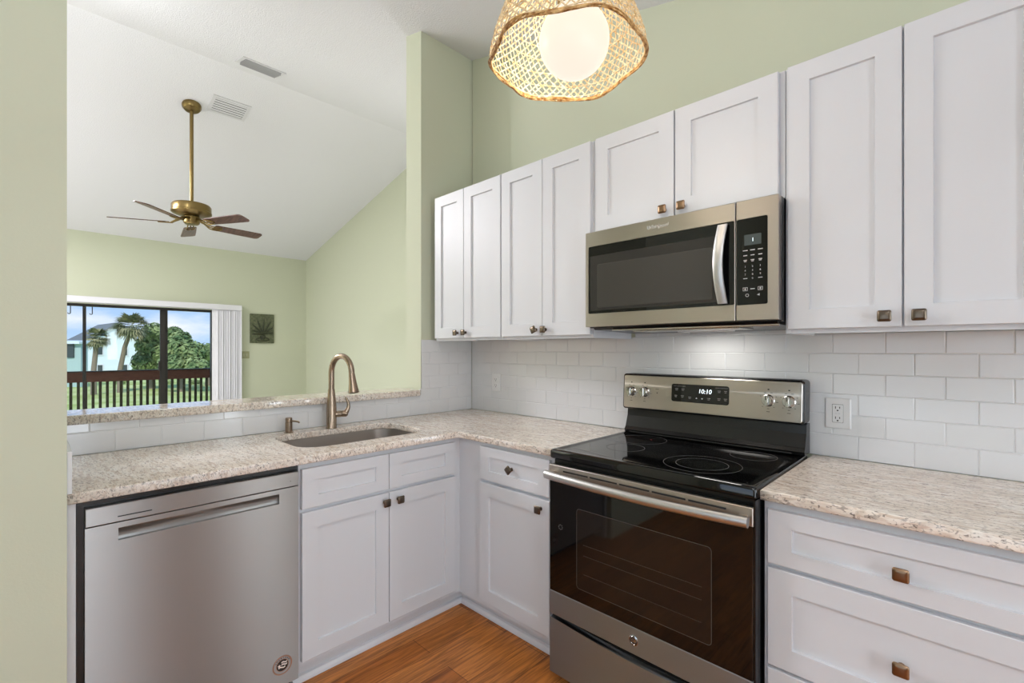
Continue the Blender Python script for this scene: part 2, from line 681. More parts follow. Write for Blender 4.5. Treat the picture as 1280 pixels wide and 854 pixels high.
# walls behind the camera (with openings for the added windows and door)
mb = MB()
hz = zk(XE) + 0.02
mb.box(XE, XE + 0.15, YN, -2.35, 0, hz)
mb.box(XE, XE + 0.15, -2.35, -1.55, 0, 0.25)
mb.box(XE, XE + 0.15, -2.35, -1.55, 2.05, hz)
mb.box(XE, XE + 0.15, -1.55, -1.42, 0, hz)
mb.box(XE, XE + 0.15, -1.42, -0.10, 2.05, hz)
mb.box(XE, XE + 0.15, -0.50, -0.42, 0, 2.05)
mb.box(XE, XE + 0.15, -0.10, 0.02, 0, hz)
structure(mb.build('wall_front', M['green']))
mb = MB()


def near(x0, x1, z0, z1a, z1b):
    mb.prism([(x0, YN, z0), (x1, YN, z0), (x1, YN, z1b), (x0, YN, z1a)], (0, -0.15, 0))


zl_ = lambda x: (ZF + 0.247 * (x - XF) if x < XR else zk(x)) + 0.02
near(XF - 0.15, XR, 0, zl_(XF - 0.15), zl_(XR))
near(XR, 1.0, 0, zl_(XR), zl_(1.0))
near(1.0, 3.6, 0, 0.35, 0.35)
near(1.0, 3.6, 2.08, zl_(1.0), zl_(3.6))
near(3.6, XE, 0, zl_(3.6), zl_(XE))
structure(mb.build('wall_near', M['green']))

# white return strip where the backsplash meets the left wall
mb = MB()
mb.box(0.0, 0.642, -2.0415, -2.0305, 0.9145, 1.034, 0.002)
structure(mb.build('trim_1', M['trim']))

# ------------------------------------------------------------------ backsplash tiles
ROWS = [(0.9145, 0.9985), (1.0000, 1.0750), (1.0765, 1.1515), (1.1530, 1.2280), (1.2295, 1.3045), (1.3060, 1.3800)]


def tile_run(mb, P, a0, a1, z0, z1, off, pitch=0.1565, gap=0.0016, t=0.0065, bev=0.0022):
    n0 = int(math.floor((a0 - off) / pitch)) - 1
    for k in range(n0, n0 + 60):
        u0, u1 = off + k * pitch + gap / 2, off + (k + 1) * pitch - gap / 2
        u0, u1 = max(u0, a0), min(u1, a1)
        if u1 - u0 < 0.006:
            continue
        j = (random.random() - 0.5) * 0.0005

        def ring(d, w):
            return [P(u0 + d, z0 + d, w), P(u1 - d, z0 + d, w), P(u1 - d, z1 - d, w), P(u0 + d, z1 - d, w)]
        tu, tv = (random.random() - 0.5) * 0.0007, (random.random() - 0.5) * 0.0007
        r2 = [P(u0 + bev, z0 + bev, t + j - tu - tv), P(u1 - bev, z0 + bev, t + j + tu - tv), P(u1 - bev, z1 - bev, t + j + tu + tv), P(u0 + bev, z1 - bev, t + j - tu + tv)]
        mb.ringstrip([ring(0, 0), ring(0, t - 0.0016), r2], cap0=False)


mb = MB()
PY = front_y(0.0065)
for i, (a, b) in enumerate(ROWS):
    tile_run(mb, PY, 0.0, 2.70, a, b, 1.76 if i % 2 == 1 else 1.838)
tile_run(mb, PY, 1.245, 1.995, 1.3815, 1.4400, 1.838)
tw = mb.build('wall_tiles', M['tile'])
tag(tw, 'white glazed subway tile backsplash behind the range under the upper cabinets', 'backsplash')
mb = MB()
mb.box(0.0, 2.70, 0.0018, 0.0058, 0.9142, 1.3805)
mb.box(1.245, 1.995, 0.0018, 0.0058, 1.3805, 1.4400)
mb.build('grout', M['grout'], tw)
mb = MB()
PX = front_x(-0.0065)
for i, (a, b) in enumerate(ROWS):
    off = -1.877 if i % 2 == 0 else -1.80
    if b <= 1.033 and i == 0:
        tile_run(mb, PX, -2.030, 0.0, a, b, off, 0.1525)
    elif i == 1:
        tile_run(mb, PX, -2.030, -0.4245, a, 1.0335, off, 0.1525)
        tile_run(mb, PX, -0.4230, 0.0, a, b, off, 0.1525)
    else:
        tile_run(mb, PX, -0.412, 0.0, a, b, off, 0.1525)
tb = mb.build('wall_tiles', M['tile'])
tag(tb, 'white subway tile backsplash behind the sink below the raised bar top', 'backsplash')
mb = MB()
mb.box(-0.0058, -0.0018, -2.030, -0.412, 0.9142, 1.0338)
mb.box(-0.0058, -0.0018, -0.412, 0.0, 0.9142, 1.3800)
mb.build('grout', M['grout'], tb)

# ------------------------------------------------------------------ countertops
SX0, SX1, SY0, SY1 = 0.115, 0.508, -1.338, -0.722
hole = rrect(SX0, SX1, SY0, SY1, 0.10, 10)
L = [(0.001, -0.001), (1.235, -0.001), (1.235, -0.639), (0.648, -0.639), (0.639, -0.648), (0.639, -2.0412), (0.001, -2.0412)]
ct = flat_plate('countertop', L, [list(reversed(hole))], 0.884, 0.914, M['granite'])
tag(ct, 'L-shaped beige granite countertop with the sink cut into it', 'countertop', 'granite worktops')
ct2 = flat_plate('countertop', [(2.008, -0.001), (2.70, -0.001), (2.70, -0.639), (2.008, -0.639)], [], 0.884, 0.914, M['granite'])
tag(ct2, 'beige granite countertop right of the range above the drawers', 'countertop', 'granite worktops')
bar = flat_plate('bar_top', [(0.030, -2.036), (0.030, -0.445), (0.010, -0.424), (-0.175, -0.424), (-0.21, -0.45), (-0.21, -2.036)], [], 1.0345, 1.0705, M['granite'], 0.006)
tag(bar, 'long narrow granite bar ledge on the half wall behind the sink', 'bar top')

# sink
sk = thing('sink', 'undermount stainless steel sink set in the granite by the faucet', 'sink', (0.31, -1.03, 0.68))
mb = MB()


def srng(d, z, r):
    return [Vector((x, y, z)) for x, y in rrect(SX0 + d, SX1 - d, SY0 + d, SY1 - d, r, 10)]


mb.ringstrip([srng(-0.02, 0.8835, 0.12), srng(-0.003, 0.8835, 0.103), srng(-0.003, 0.880, 0.103), srng(0.004, 0.72, 0.095), srng(0.012, 0.695, 0.09), srng(0.035, 0.685, 0.07)], cap0=False)
mb.build('basin', M['steel_sink'], sk, True)
mb = MB()
mb.lathe([(0.045, 0.0), (0.045, 0.003), (0.036, 0.004), (0.03, 0.001)], (0.27, -1.03, 0.6855), (0, 0, 1), 24)
mb.build('drain', M['chrome'], sk, True)

# faucet
FX, FY = 0.093, -1.032
fa = thing('faucet', 'tall brushed bronze pull-down faucet standing behind the sink', 'faucet', (FX, FY, 0.9145))
mb = MB()
mb.lathe([(0.0265, 0), (0.0265, 0.004), (0.0255, 0.006), (0.0255, 0.10), (0.0245, 0.115), (0.021, 0.15), (0.0175, 0.192), (0.0168, 0.2)], (FX, FY, 0.9145), (0, 0, 1), 28)
mb.build('body', M['faucet'], fa, True)
mb = MB()
dx, dy = math.cos(math.radians(15)), math.sin(math.radians(15))
pts = [(FX, FY, 1.1145), (FX, FY, 1.15), (FX, FY, 1.195)]
R = 0.0735
for k in range(1, 17):
    a = PI * k / 17
    h = R - R * math.cos(a)
    pts.append((FX + dx * h, FY + dy * h, 1.203 + R * 1.12 * math.sin(a)))
pts.append((FX + dx * 0.1475, FY + dy * 0.1475, 1.198))
mb.tube(pts, 0.0145, 18)
mb.build('neck', M['faucet'], fa, True)
mb = MB()
sx, sy = FX + dx * 0.1475, FY + dy * 0.1475
axd = Vector((dx * 0.16, dy * 0.16, -1))
mb.lathe([(0.0142, 0), (0.0152, 0.004), (0.0155, 0.01), (0.019, 0.05), (0.0255, 0.088), (0.0262, 0.096), (0.024, 0.099), (0.018, 0.0985)], (sx, sy, 1.2), axd, 24)
mb.build('spray_head', M['faucet'], fa, True)
mb = MB()
c = Vector((sx, sy, 1.2)) + axd.normalized() * 0.0982
mb.lathe([(0.019, 0), (0.019, 0.002)], c, axd, 20)
mb.build('nozzle', M['rubber'], fa)
mb = MB()
hd = Vector((0.35, 0.94, 0)).normalized()
p0 = Vector((FX, FY, 0.986)) + hd * 0.02
mb.tube([p0, p0 + hd * 0.028, p0 + hd * 0.030, p0 + hd * 0.032, p0 + hd * 0.052, p0 + hd * 0.06], [0.0165, 0.0165, 0.0150, 0.0165, 0.0165, 0.010], 18)
mb.build('valve', M['faucet'], fa, True)
mb = MB()
q = p0 + hd * 0.050
pts = []
for k in range(9):
    a = k / 8
    pts.append(q + hd * (0.018 * math.sin(a * PI * 0.75) - 0.022 * max(0, a - 0.35)) + Vector((0, 0, 0.004 + 0.082 * a)))
mb.tube(pts, [0.0135, 0.0125, 0.011, 0.0095, 0.0085, 0.0075, 0.0068, 0.006, 0.0045], 12)
mb.build('lever', M['faucet'], fa, True)

# soap dispenser
sd = thing('soap_dispenser', 'small brushed bronze soap pump on the counter left of the faucet', 'soap dispenser', (0.068, -1.234, 0.9145))
mb = MB()
mb.lathe([(0.021, 0), (0.021, 0.004), (0.0165, 0.006), (0.0165, 0.05), (0.0145, 0.051), (0.0145, 0.054), (0.0155, 0.055), (0.0155, 0.071), (0.013, 0.073)], (0.068, -1.234, 0.9145), (0, 0, 1), 24)
mb.build('body', M['faucet'], sd, True)
mb = MB()
mb.tube([(0.075, -1.23, 0.972), (0.10, -1.218, 0.972), (0.118, -1.209, 0.970), (0.124, -1.206, 0.966)], [0.0052, 0.0045, 0.0042, 0.004], 10)
mb.build('spout', M['faucet'], sd, True)

# ------------------------------------------------------------------ base cabinets
# sink base on the half wall
FXP = 0.603
PX = front_x(FXP)
cb = thing('base_cabinet', 'white sink base cabinet with two doors and two false drawer fronts', 'base cabinet', (0.3, -1.0, 0), 'white base cabinets')
mb = MB()
mb.box(0.02, 0.584, -1.397, -1.379, 0.10, 0.8835)
mb.box(0.02, 0.6032, -0.6031, -0.584, 0.10, 0.8835)
mb.box(0.02, 0.584, -1.379, -0.6031, 0.10, 0.118)
mb.box(0.584, FXP, -1.398, -1.37, 0.10, 0.8835)
mb.box(0.584, FXP, -1.37, -0.66, 0.845, 0.8835)
mb.box(0.584, FXP, -1.37, -0.66, 0.66, 0.73)
mb.box(0.584, FXP, -1.37, -0.66, 0.10, 0.16)
mb.box(0.584, FXP, -0.66, -0.6032, 0.10, 0.8835)
mb.box(0.584, FXP, -1.04, -0.99, 0.16, 0.66)
mb.box(0.584, FXP, -1.04, -0.99, 0.73, 0.845)
mb.build('body', M['white'], cb)
mb = MB()
mb.box(0.515, 0.535, -1.397, -0.5155, 0.002, 0.0995)
mb.build('toe_kick', M['white'], cb)
mb = MB()
mb.ringstrip([[(0.5355, y, 0.002), (0.552, y, 0.002), (0.552, y, 0.014), (0.546, y, 0.026), (0.5355, y, 0.030)] for y in (-1.397, -0.5355)])
mb.build('shoe_molding', M['trim'], cb)
for n, (a, b), kn in (('door', (-1.390, -1.0165), -1.038), ('door', (-1.0135, -0.645), -0.970)):
    d = shaker(MB(), PX, a, b, 0.124, 0.692).build('door', M['white'], cb)
    pillow_knob(d, PX, kn, 0.656, M['bronze'])
for (a, b) in ((-1.390, -1.0165), (-1.0135, -0.645)):
    shaker(MB(), PX, a, b, 0.707, 0.861, stile=0.062, rail=0.046).build('drawer_front', M['white'], cb)

# corner cabinet left of the range
PY = front_y(-0.603)
cc = thing('base_cabinet', 'narrow white cabinet with one drawer and one door left of the range', 'base cabinet', (0.95, -0.3, 0), 'white base cabinets')
mb = MB()
mb.box(0.6032, 0.775, -0.603, -0.584, 0.10, 0.8835)
mb.box(1.196, 1.234, -0.603, -0.584, 0.10, 0.8835)
mb.box(0.775, 1.196, -0.603, -0.584, 0.845, 0.8835)
mb.box(0.775, 1.196, -0.603, -0.584, 0.675, 0.725)
mb.box(0.775, 1.196, -0.603, -0.584, 0.10, 0.15)
mb.box(0.62, 1.234, -0.584, -0.01, 0.10, 0.118)
mb.box(1.216, 1.234, -0.584, -0.01, 0.118, 0.8835)
mb.box(0.62, 1.216, -0.03, -0.01, 0.118, 0.8835)
mb.build('body', M['white'], cc)
mb = MB()
mb.box(0.5355, 1.234, -0.535, -0.515, 0.002, 0.0995)
mb.build('toe_kick', M['white'], cc)
mb = MB()
mb.ringstrip([[(x, -0.5355, 0.002), (x, -0.552, 0.002), (x, -0.552, 0.014), (x, -0.546, 0.026), (x, -0.5355, 0.030)] for x in (0.5525, 1.234)])
mb.build('shoe_molding', M['trim'], cc)
d = shaker(MB(), PY, 0.774, 1.203, 0.706, 0.861, rail=0.044).build('drawer', M['white'], cc)
pillow_knob(d, PY, 0.978, 0.783, M['bronze'], PI / 4, w0=0.0105)
d = shaker(MB(), PY, 0.774, 1.203, 0.130, 0.692).build('door', M['white'], cc)
pillow_knob(d, PY, 1.157, 0.653, M['bronze'])

# drawer stack right of the range
cd = thing('base_cabinet', 'white three-drawer base cabinet right of the range', 'base cabinet', (2.33, -0.3, 0), 'white base cabinets')
mb = MB()
mb.box(2.010, 2.028, -0.603, -0.01, 0.10, 0.8835)
mb.box(2.610, 2.632, -0.603, -0.01, 0.10, 0.8835)
mb.box(2.028, 2.610, -0.603, -0.584, 0.84, 0.8835)
mb.box(2.028, 2.610, -0.603, -0.584, 0.675, 0.715)
mb.box(2.028, 2.610, -0.603, -0.584, 0.39, 0.43)
mb.box(2.028, 2.610, -0.603, -0.584, 0.10, 0.14)
mb.box(2.028, 2.610, -0.03, -0.01, 0.10, 0.8835)
mb.build('body', M['white'], cd)
mb = MB()
mb.box(2.010, 2.632, -0.535, -0.515, 0.002, 0.0995)
mb.build('toe_kick', M['white'], cd)
for (z0, z1, rl, kz) in ((0.702, 0.857, 0.0455, 0.770), (0.409, 0.690, 0.0625, 0.538), (0.122, 0.400, 0.0625, 0.26)):
    d = shaker(MB(), PY, 2.022, 2.620, z0, z1, rail=rl).build('drawer', M['white'], cd)
    pillow_knob(d, PY, 2.322, kz, M['bronze_warm'], w0=0.0105)

# end panel left of the dishwasher
mb = MB()
mb.box(0.002, 0.622, -2.0405, -2.022, 0.0, 0.8835, 0.001)
ep = mb.build('cabinet_end_panel', M['white'])
tag(ep, 'thin white end panel between the dishwasher and the green wall', 'cabinet panel')

# ------------------------------------------------------------------ dishwasher
dw = thing('dishwasher', 'stainless steel dishwasher with pocket handle under the counter', 'dishwasher', (0.3, -1.70, 0))
mb = MB()
mb.box(0.03, 0.598, -2.020, -1.4005, 0.10, 0.882)
mb.build('tub', M['black'], dw)
mb = MB()
mb.box(0.50, 0.535, -2.018, -1.4025, 0.003, 0.0995)
mb.build('toe_kick', M['black'], dw)
Y0, Y1 = -2.003, -1.404
P = front_x(0.599)
mb = MB()
# door skin with a pocket under the control strip
hy0, hy1, hz0, hz1 = -1.929, -1.473, 0.750, 0.787
T = 0.023


def dwrect(a0, a1, b0, b1, w):
    return [P(a0, b0, w), P(a1, b0, w), P(a1, b1, w), P(a0, b1, w)]


mb.ringstrip([dwrect(Y0, hy0, 0.075, 0.803, 0), dwrect(Y0, hy0, 0.075, 0.803, T)], cap0=False)
mb.ringstrip([dwrect(hy1, Y1, 0.075, 0.803, 0), dwrect(hy1, Y1, 0.075, 0.803, T)], cap0=False)
mb.ringstrip([dwrect(hy0, hy1, 0.075, hz0, 0), dwrect(hy0, hy1, 0.075, hz0, T)], cap0=False)
mb.ringstrip([dwrect(hy0, hy1, hz1, 0.803, 0), dwrect(hy0, hy1, hz1, 0.803, T)], cap0=False)
door = mb.build('door', M['steel'], dw)
mb = MB()
n = 8
rings = []
for k in range(n + 1):
    a = k / n
    z = hz0 + (hz1 - hz0) * a
    w = T - 0.001 - 0.016 * math.sin((1 - a) * PI * 0.62) ** 1.0
    rings.append([P(hy0, z, w), P(hy1, z, w)])
vr = [[mb.bm.verts.new(p) for p in r] for r in rings]
for a, b in zip(vr[:-1], vr[1:]):
    mb.bm.faces.new((a[0], a[1], b[1], b[0]))
mb.build('handle', M['steel'], door, True)
mb = MB()
mb.ringstrip([dwrect(Y0, Y1, 0.806, 0.859, 0.0), dwrect(Y0, Y1, 0.806, 0.859, T + 0.001), dwrect(Y0 + 0.002, Y1 - 0.002, 0.808, 0.857, T + 0.003)], cap0=False)
cp = mb.build('control_strip', M['steel'], dw)
mb = MB()
mb.box(0.6252, 0.6258, -1.931, -1.849, 0.8205, 0.8235)
mb.build('status_slot', M['slot'], cp)
mb = MB()
mb.box(0.6252, 0.6258, -1.436, -1.433, 0.826, 0.828)
mb.build('indicator', M['slot'], cp)
# round seal: copper ring, dark lettering dots, stripes and a star
sc = Vector((0.6222, -1.462, 0.152))
mb = MB()
mb.lathe([(0.0345, 0), (0.0345, 0.0006), (0.0300, 0.0006), (0.0300, 0)], sc, (1, 0, 0), 36, cap=False)
mb.lathe([(0.0225, 0.0002), (0.0225, 0.0006), (0.0205, 0.0006), (0.0205, 0.0002)], sc, (1, 0, 0), 36, cap=False)
seal = mb.build('seal', M['seal_ring'], door)
mb = MB()
mb.lathe([(0.0205, 0.0), (0.0205, 0.0005)], sc, (1, 0, 0), 36)
mb.build('seal_center', M['ink_dark'], seal)
for i, ch in enumerate('AMERICAN'):
    a = math.radians(150 - i * 17)
    text_mesh('letter', ch, 0.0075, M['ink_dark'], seal, sc + Vector((0.0006, 0.0262 * math.cos(a), 0.0262 * math.sin(a))), (0, math.sin(a), -math.cos(a)), (0, math.cos(a), math.sin(a)), 0.0002)
mb = MB()
for k in range(3):
    z = sc.z + 0.010 - k * 0.0085
    pts = []
    for (t, s) in ((0, 0), (0.5, 0.0025), (1, 0.0)):
        pts.append((t, s))
    y0 = sc.y - 0.004 - (0.010 if k == 2 else 0.0)
    y1 = sc.y + (0.0165 if k < 2 else 0.010)
    lo = [Vector((sc.x + 0.0006, y0 + (y1 - y0) * t, z - 0.0026 + (0.0022 * math.sin(t * 6.28)))) for t in (0, 0.25, 0.5, 0.75, 1)]
    hi = [p + Vector((0, 0, 0.0048)) for p in lo]
    mb.poly(lo + list(reversed(hi)))
star = []
for k in range(10):
    a = PI / 2 + k * PI / 5
    r = 0.0068 if k % 2 == 0 else 0.003
    star.append(Vector((sc.x + 0.0006, sc.y - 0.0115 + r * math.cos(a), sc.z + 0.0005 + r * math.sin(a))))
mb.poly(star)
mb.build('flag_stripes', M['seal'], seal)

# ------------------------------------------------------------------ range
RX0, RX1 = 1.241, 2.003
rg = thing('range', 'black and stainless electric range with glass cooktop and oven', 'range', ((RX0 + RX1) / 2, -0.35, 0))
mb = MB()
mb.box(RX0 + 0.002, RX1, -0.636, -0.06, 0.03, 0.884, 0.002)
mb.box(RX0 + 0.05, RX0 + 0.11, -0.58, -0.50, 0.0, 0.031)
mb.box(RX1 - 0.11, RX1 - 0.05, -0.58, -0.50, 0.0, 0.031)
mb.box(RX0 + 0.05, RX0 + 0.11, -0.16, -0.10, 0.0, 0.031)
mb.box(RX1 - 0.11, RX1 - 0.05, -0.16, -0.10, 0.0, 0.031)
mb.build('body', M['black'], rg)
# cooktop: frame with a rolled rim and a glass inset
mb = MB()


def crng(d, z, r=0.012):
    return [Vector((x, y, z)) for x, y in rrect(RX0 - 0.004 + d, RX1 + 0.002 - d, -0.662 + d, -0.055 - d, r, 4)]


mb.ringstrip([crng(0.004, 0.886), crng(0, 0.890), crng(0, 0.914), crng(0.003, 0.920), crng(0.010, 0.9225), crng(0.020, 0.9215), crng(0.026, 0.9195), crng(0.040, 0.9188)])
ck = mb.build('cooktop', M['blackglass'], rg, True)


def ring_mark(cx_, cy_, r, w=0.0007):
    mb = MB()
    mb.lathe([(r - w, 0), (r - w, 0.0003), (r + w, 0.0003), (r + w, 0)], (cx_, cy_, 0.9189), (0, 0, 1), 64, cap=False)
    return mb.build('burner_ring', M['ring'], ck)


ring_mark(1.772, -0.475, 0.128)
ring_mark(1.772, -0.475, 0.086)
ring_mark(1.860, -0.216, 0.080)
ring_mark(1.435, -0.415, 0.076)
ring_mark(1.400, -0.215, 0.105)
mb = MB()
mb.box(1.428, 1.436, -0.195, -0.191, 0.9188, 0.9192)
mb.build('hot_surface_mark', mat('red_print', srgb(150, 40, 35), 0.5), ck)
# backguard
mb = MB()
side = [(-0.020, 0.922), (-0.098, 0.922), (-0.103, 0.935), (-0.092, 0.950), (-0.074, 1.000), (-0.070, 1.036), (-0.020, 1.036)]
mb.prism([(RX0 + 0.004, y, z) for y, z in side], (RX1 - RX0 - 0.004, 0, 0))
mb.build('backguard', M['black'], rg)
mb = MB()
mb.box(RX0 + 0.035, RX1 - 0.04, -0.112, -0.100, 0.9225, 0.931, 0.003)
mb.build('vent_rail', M['black'], rg)
mb = MB()


def pan(d, y, r=0.014):
    return [Vector((x, y + (0.010 * (z - 1.12) / 0.16), z)) for x, z in rrect(RX0 - 0.006 + d, RX1 + 0.0 - d, 1.036 + d, 1.203 - d, r, 5)]


mb.ringstrip([pan(0, -0.020), pan(0, -0.094), pan(0.004, -0.099), pan(0.007, -0.100)])
hs = mb.build('console_housing', M['black'], rg, True)
mb = MB()
mb.ringstrip([pan(0.0072, -0.0985, 0.009), pan(0.0072, -0.1005, 0.009), pan(0.009, -0.1018, 0.008)], cap0=False)
cpn = mb.build('control_panel', M['steel_warm'], rg)


def cpy(z):
    return -0.1018 + 0.010 * (z - 1.12) / 0.16


mb = MB()
mb.ringstrip([[Vector((x, cpy(z) - w, z)) for x, z in rrect(1.484 + d, 1.733 - d, 1.088 + d, 1.166 - d, 0.010, 5)] for d, w in ((0, 0), (0, 0.0012), (0.001, 0.0018))])
disp = mb.build('display', M['blackglass'], rg)
UX, UZ = (1, 0, 0), (0, 0.0624, 0.998)
text_mesh('clock_digits', '10:10', 0.026, M['digit'], disp, (1.633, cpy(1.138) - 0.0022, 1.138), UX, UZ, 0.0003, shear=0.12)
for (x, z, w) in ((1.508, 1.142, 0.014), (1.537, 1.142, 0.014), (1.505, 1.112, 0.012), (1.535, 1.112, 0.014), (1.568, 1.108, 0.013), (1.650, 1.108, 0.013), (1.693, 1.142, 0.013), (1.719, 1.142, 0.011), (1.693, 1.110, 0.013), (1.719, 1.110, 0.013)):
    mb = MB()
    for k, dz in enumerate((0.003, -0.003)):
        ww = w * (0.5 if k == 0 else 0.36)
        yy = cpy(z + dz) - 0.0020
        mb.box(x - ww, x + ww, yy - 0.0002, yy + 0.0004, z + dz - 0.0013, z + dz + 0.0013)
    mb.build('button_mark', M['ink_dim'], disp)
for (x, z) in ((1.598, 1.108), (1.622, 1.107)):
    mb = MB()
    yy = cpy(z) - 0.0021
    mb.poly([(x - 0.004, yy, z - 0.002), (x + 0.004, yy, z - 0.002), (x, yy, z + 0.004)] if x < 1.61 else [(x - 0.004, yy, z + 0.003), (x + 0.004, yy, z + 0.003), (x, yy, z - 0.003)])
    mb.build('arrow_mark', M['ink'], disp)
text_mesh('legend', 'SELF CLEAN OVEN', 0.0062, M['ink_dim'], disp, (1.522, cpy(1.157) - 0.0022, 1.157), UX, UZ, 0.0002)
text_mesh('legend', 'OVEN CONTROLS', 0.0062, M['ink_dim'], disp, (1.703, cpy(1.157) - 0.0022, 1.157), UX, UZ, 0.0002)
for i, x in enumerate((1.283, 1.352, 1.880, 1.952)):
    z = 1.120
    c = Vector((x, cpy(z), z))
    ax = Vector((0, -0.998, 0.0624))
    mb = MB()
    mb.lathe([(0.0235, 0), (0.0235, 0.003), (0.0205, 0.005), (0.0190, 0.022), (0.0170, 0.025)], c, ax, 28)
    # raised grip bar across the dial
    rr = []
    for (u, w) in ((0.0065, 0.012), (0.0060, 0.030), (0.0045, 0.033)):
        rr.append([c + ax * w + Vector((sx_ * u, 0, 0)) + Vector((0, 0.06, 1)) * sz_ for sx_, sz_ in ((-1, -0.0195), (1, -0.0195), (1, 0.0195), (-1, 0.0195))])
    mb.ringstrip(rr)
    k = mb.build('knob', M['chrome'], rg, True)
    mb = MB()
    q = c + ax * 0.0335
    mb.box(q.x - 0.0012, q.x + 0.0012, q.y - 0.0006, q.y + 0.0006, q.z + 0.002, q.z + 0.017)
    mb.build('pointer', M['ink_dark'], k)
    mb = MB()
    for kk in range(9):
        a = math.radians(20 + kk * 40)
        if 250 < (20 + kk * 40) < 290:
            continue
        px_, pz_ = x + 0.032 * math.sin(a), z + 0.032 * math.cos(a)
        wdt = 0.0022 if kk % 2 else 0.004
        mb.box(px_ - wdt, px_ + wdt, cpy(pz_) - 0.0004, cpy(pz_) + 0.0004, pz_ - 0.0009, pz_ + 0.0009)
    mb.box(x - 0.003, x + 0.003, cpy(1.163) - 0.0004, cpy(1.163) + 0.0004, 1.1605, 1.1655)
    mb.box(x - 0.006, x + 0.006, cpy(1.077) - 0.0004, cpy(1.077) + 0.0004, 1.0755, 1.0775)
    mb.build('dial_marks', M['ink_dark'], cpn)
mb = MB()
mb.box(1.412, 1.417, cpy(1.12) - 0.0004, cpy(1.12) + 0.0004, 1.117, 1.122)
mb.box(1.406, 1.423, cpy(1.137) - 0.0004, cpy(1.137) + 0.0004, 1.136, 1.138)
mb.build('indicator_light', M['ink_dark'], cpn)
# oven door
YD = -0.637
PY = front_y(YD)
DT = 0.030


def rct(a0, a1, b0, b1, w):
    return [PY(a0, b0, w), PY(a1, b0, w), PY(a1, b1, w), PY(a0, b1, w)]


X0, X1 = RX0 + 0.002, RX1 - 0.006
mb = MB()
mb.ringstrip([rct(X0, X1, 0.274, 0.862, 0), rct(X0, X1, 0.274, 0.862, DT - 0.002), rct(X0 + 0.002, X1 - 0.002, 0.276, 0.860, DT)])
od = mb.build('oven_door', M['blackglass'], rg)
mb = MB()
mb.ringstrip([rct(X0 - 0.001, X1 + 0.001, 0.273, 0.365, DT - 0.012), rct(X0 - 0.001, X1 + 0.001, 0.273, 0.365, DT + 0.001), rct(X0 + 0.001, X1 - 0.001, 0.275, 0.363, DT + 0.003)], cap0=False)
bs = mb.build('lower_trim', M['steel_low'], od)
mb = MB()
mb.ringstrip([rct(X0 - 0.001, X1 + 0.001, 0.810, 0.864, DT - 0.012), rct(X0 - 0.001, X1 + 0.001, 0.810, 0.864, DT + 0.001), rct(X0 + 0.001, X1 - 0.001, 0.812, 0.862, DT + 0.003)], cap0=False)
ts = mb.build('upper_trim', M['steel_warm'], od)
mb = MB()
for k in range(5):
    a = X0 + 0.070 + k * 0.124
    mb.box(a, a + 0.115, YD - DT - 0.0042, YD - DT - 0.0028, 0.843, 0.8485)
mb.build('vent_slots', M['slot'], ts)
mb = MB()
wx0, wx1, wz0, wz1 = 1.376, 1.880, 0.416, 0.716
mb.ringstrip([[PY(x, z, DT + w) for x, z in rrect(wx0 + d, wx1 - d, wz0 + d, wz1 - d, 0.012, 4)] for d, w in ((0, -0.001), (0, 0.0006), (0.0015, 0.0010))])
ow = mb.build('oven_window', M['ovenwin'], od)
mb = MB()
outer = [PY(x, z, DT + 0.0012) for x, z in rrect(wx0 - 0.001, wx1 + 0.001, wz0 - 0.001, wz1 + 0.001, 0.013, 4)]
inner = [PY(x, z, DT + 0.0012) for x, z in rrect(wx0 + 0.001, wx1 - 0.001, wz0 + 0.001, wz1 - 0.001, 0.011, 4)]
mb.ringstrip([outer, inner], False, False)
mb.build('window_border', mat('window_border_print', srgb(74, 70, 66), 0.4), od)
mb = MB()
for z in (0.475, 0.545, 0.585):
    mb.box(wx0 + 0.03, wx1 - 0.03, YD - DT - 0.0013, YD - DT - 0.0009, z, z + 0.0022)
mb.build('rack_lines', mat('rack_seen_through_glass', srgb(46, 40, 36), 0.4), ow)
# handle
mb = MB()
rings = []
nh = 24
for k in range(nh + 1):
    a = k / nh
    x = RX0 + 0.004 + (RX1 - RX0 - 0.014) * a
    bow = 0.016 * math.sin(PI * a) ** 0.8
    yc = YD - DT - 0.030 - bow
    zc = 0.829 - 0.004 * math.sin(PI * a)
    rings.append([Vector((x, yc + 0.0125 * math.cos(t), zc + 0.0165 * math.sin(t))) for t in [2 * PI * j / 16 for j in range(16)]])
mb.ringstrip(rings)
hb = mb.build('handle', M['steel_strap'], od, True)
mb = MB()
for x in (RX0 + 0.022, RX1 - 0.030):
    mb = MB()
    mb.box(x - 0.012, x + 0.012, YD - DT - 0.028, YD - DT - 0.002, 0.817, 0.841, 0.003)
    mb.build('handle_post', M['steel_warm'], hb)
# round monogram badge
mb = MB()
bc = Vector((1.618, YD - DT - 0.003, 0.322))
mb.lathe([(0.0175, 0), (0.0175, 0.002), (0.0155, 0.003), (0.0150, 0.002), (0.0150, 0)], bc, (0, -1, 0), 36)
bd = mb.build('badge', M['chrome'], bs, True)
mb = MB()
mb.lathe([(0.0148, 0), (0.0148, 0.0024)], bc, (0, -1, 0), 32)
mb.build('badge_face', M['ink_dark'], bd)
text_mesh('monogram', 'GE', 0.0150, M['chrome'], bd, bc + Vector((0, -0.0026, 0)), (1, 0, 0), (0, 0, 1), 0.0003, shear=0.2)
mb = MB()
for k in range(4):
    a0 = math.radians(45 + 90 * k)
    pts = [bc + Vector((0.0125 * math.cos(a0 + t), -0.0027, 0.0125 * math.sin(a0 + t))) for t in (-0.6, -0.3, 0, 0.3, 0.6)]
    pts.append(bc + Vector((0.0100 * math.cos(a0 + 0.75), -0.0027, 0.0100 * math.sin(a0 + 0.75))))
    mb.tube(pts, 0.0006, 6)
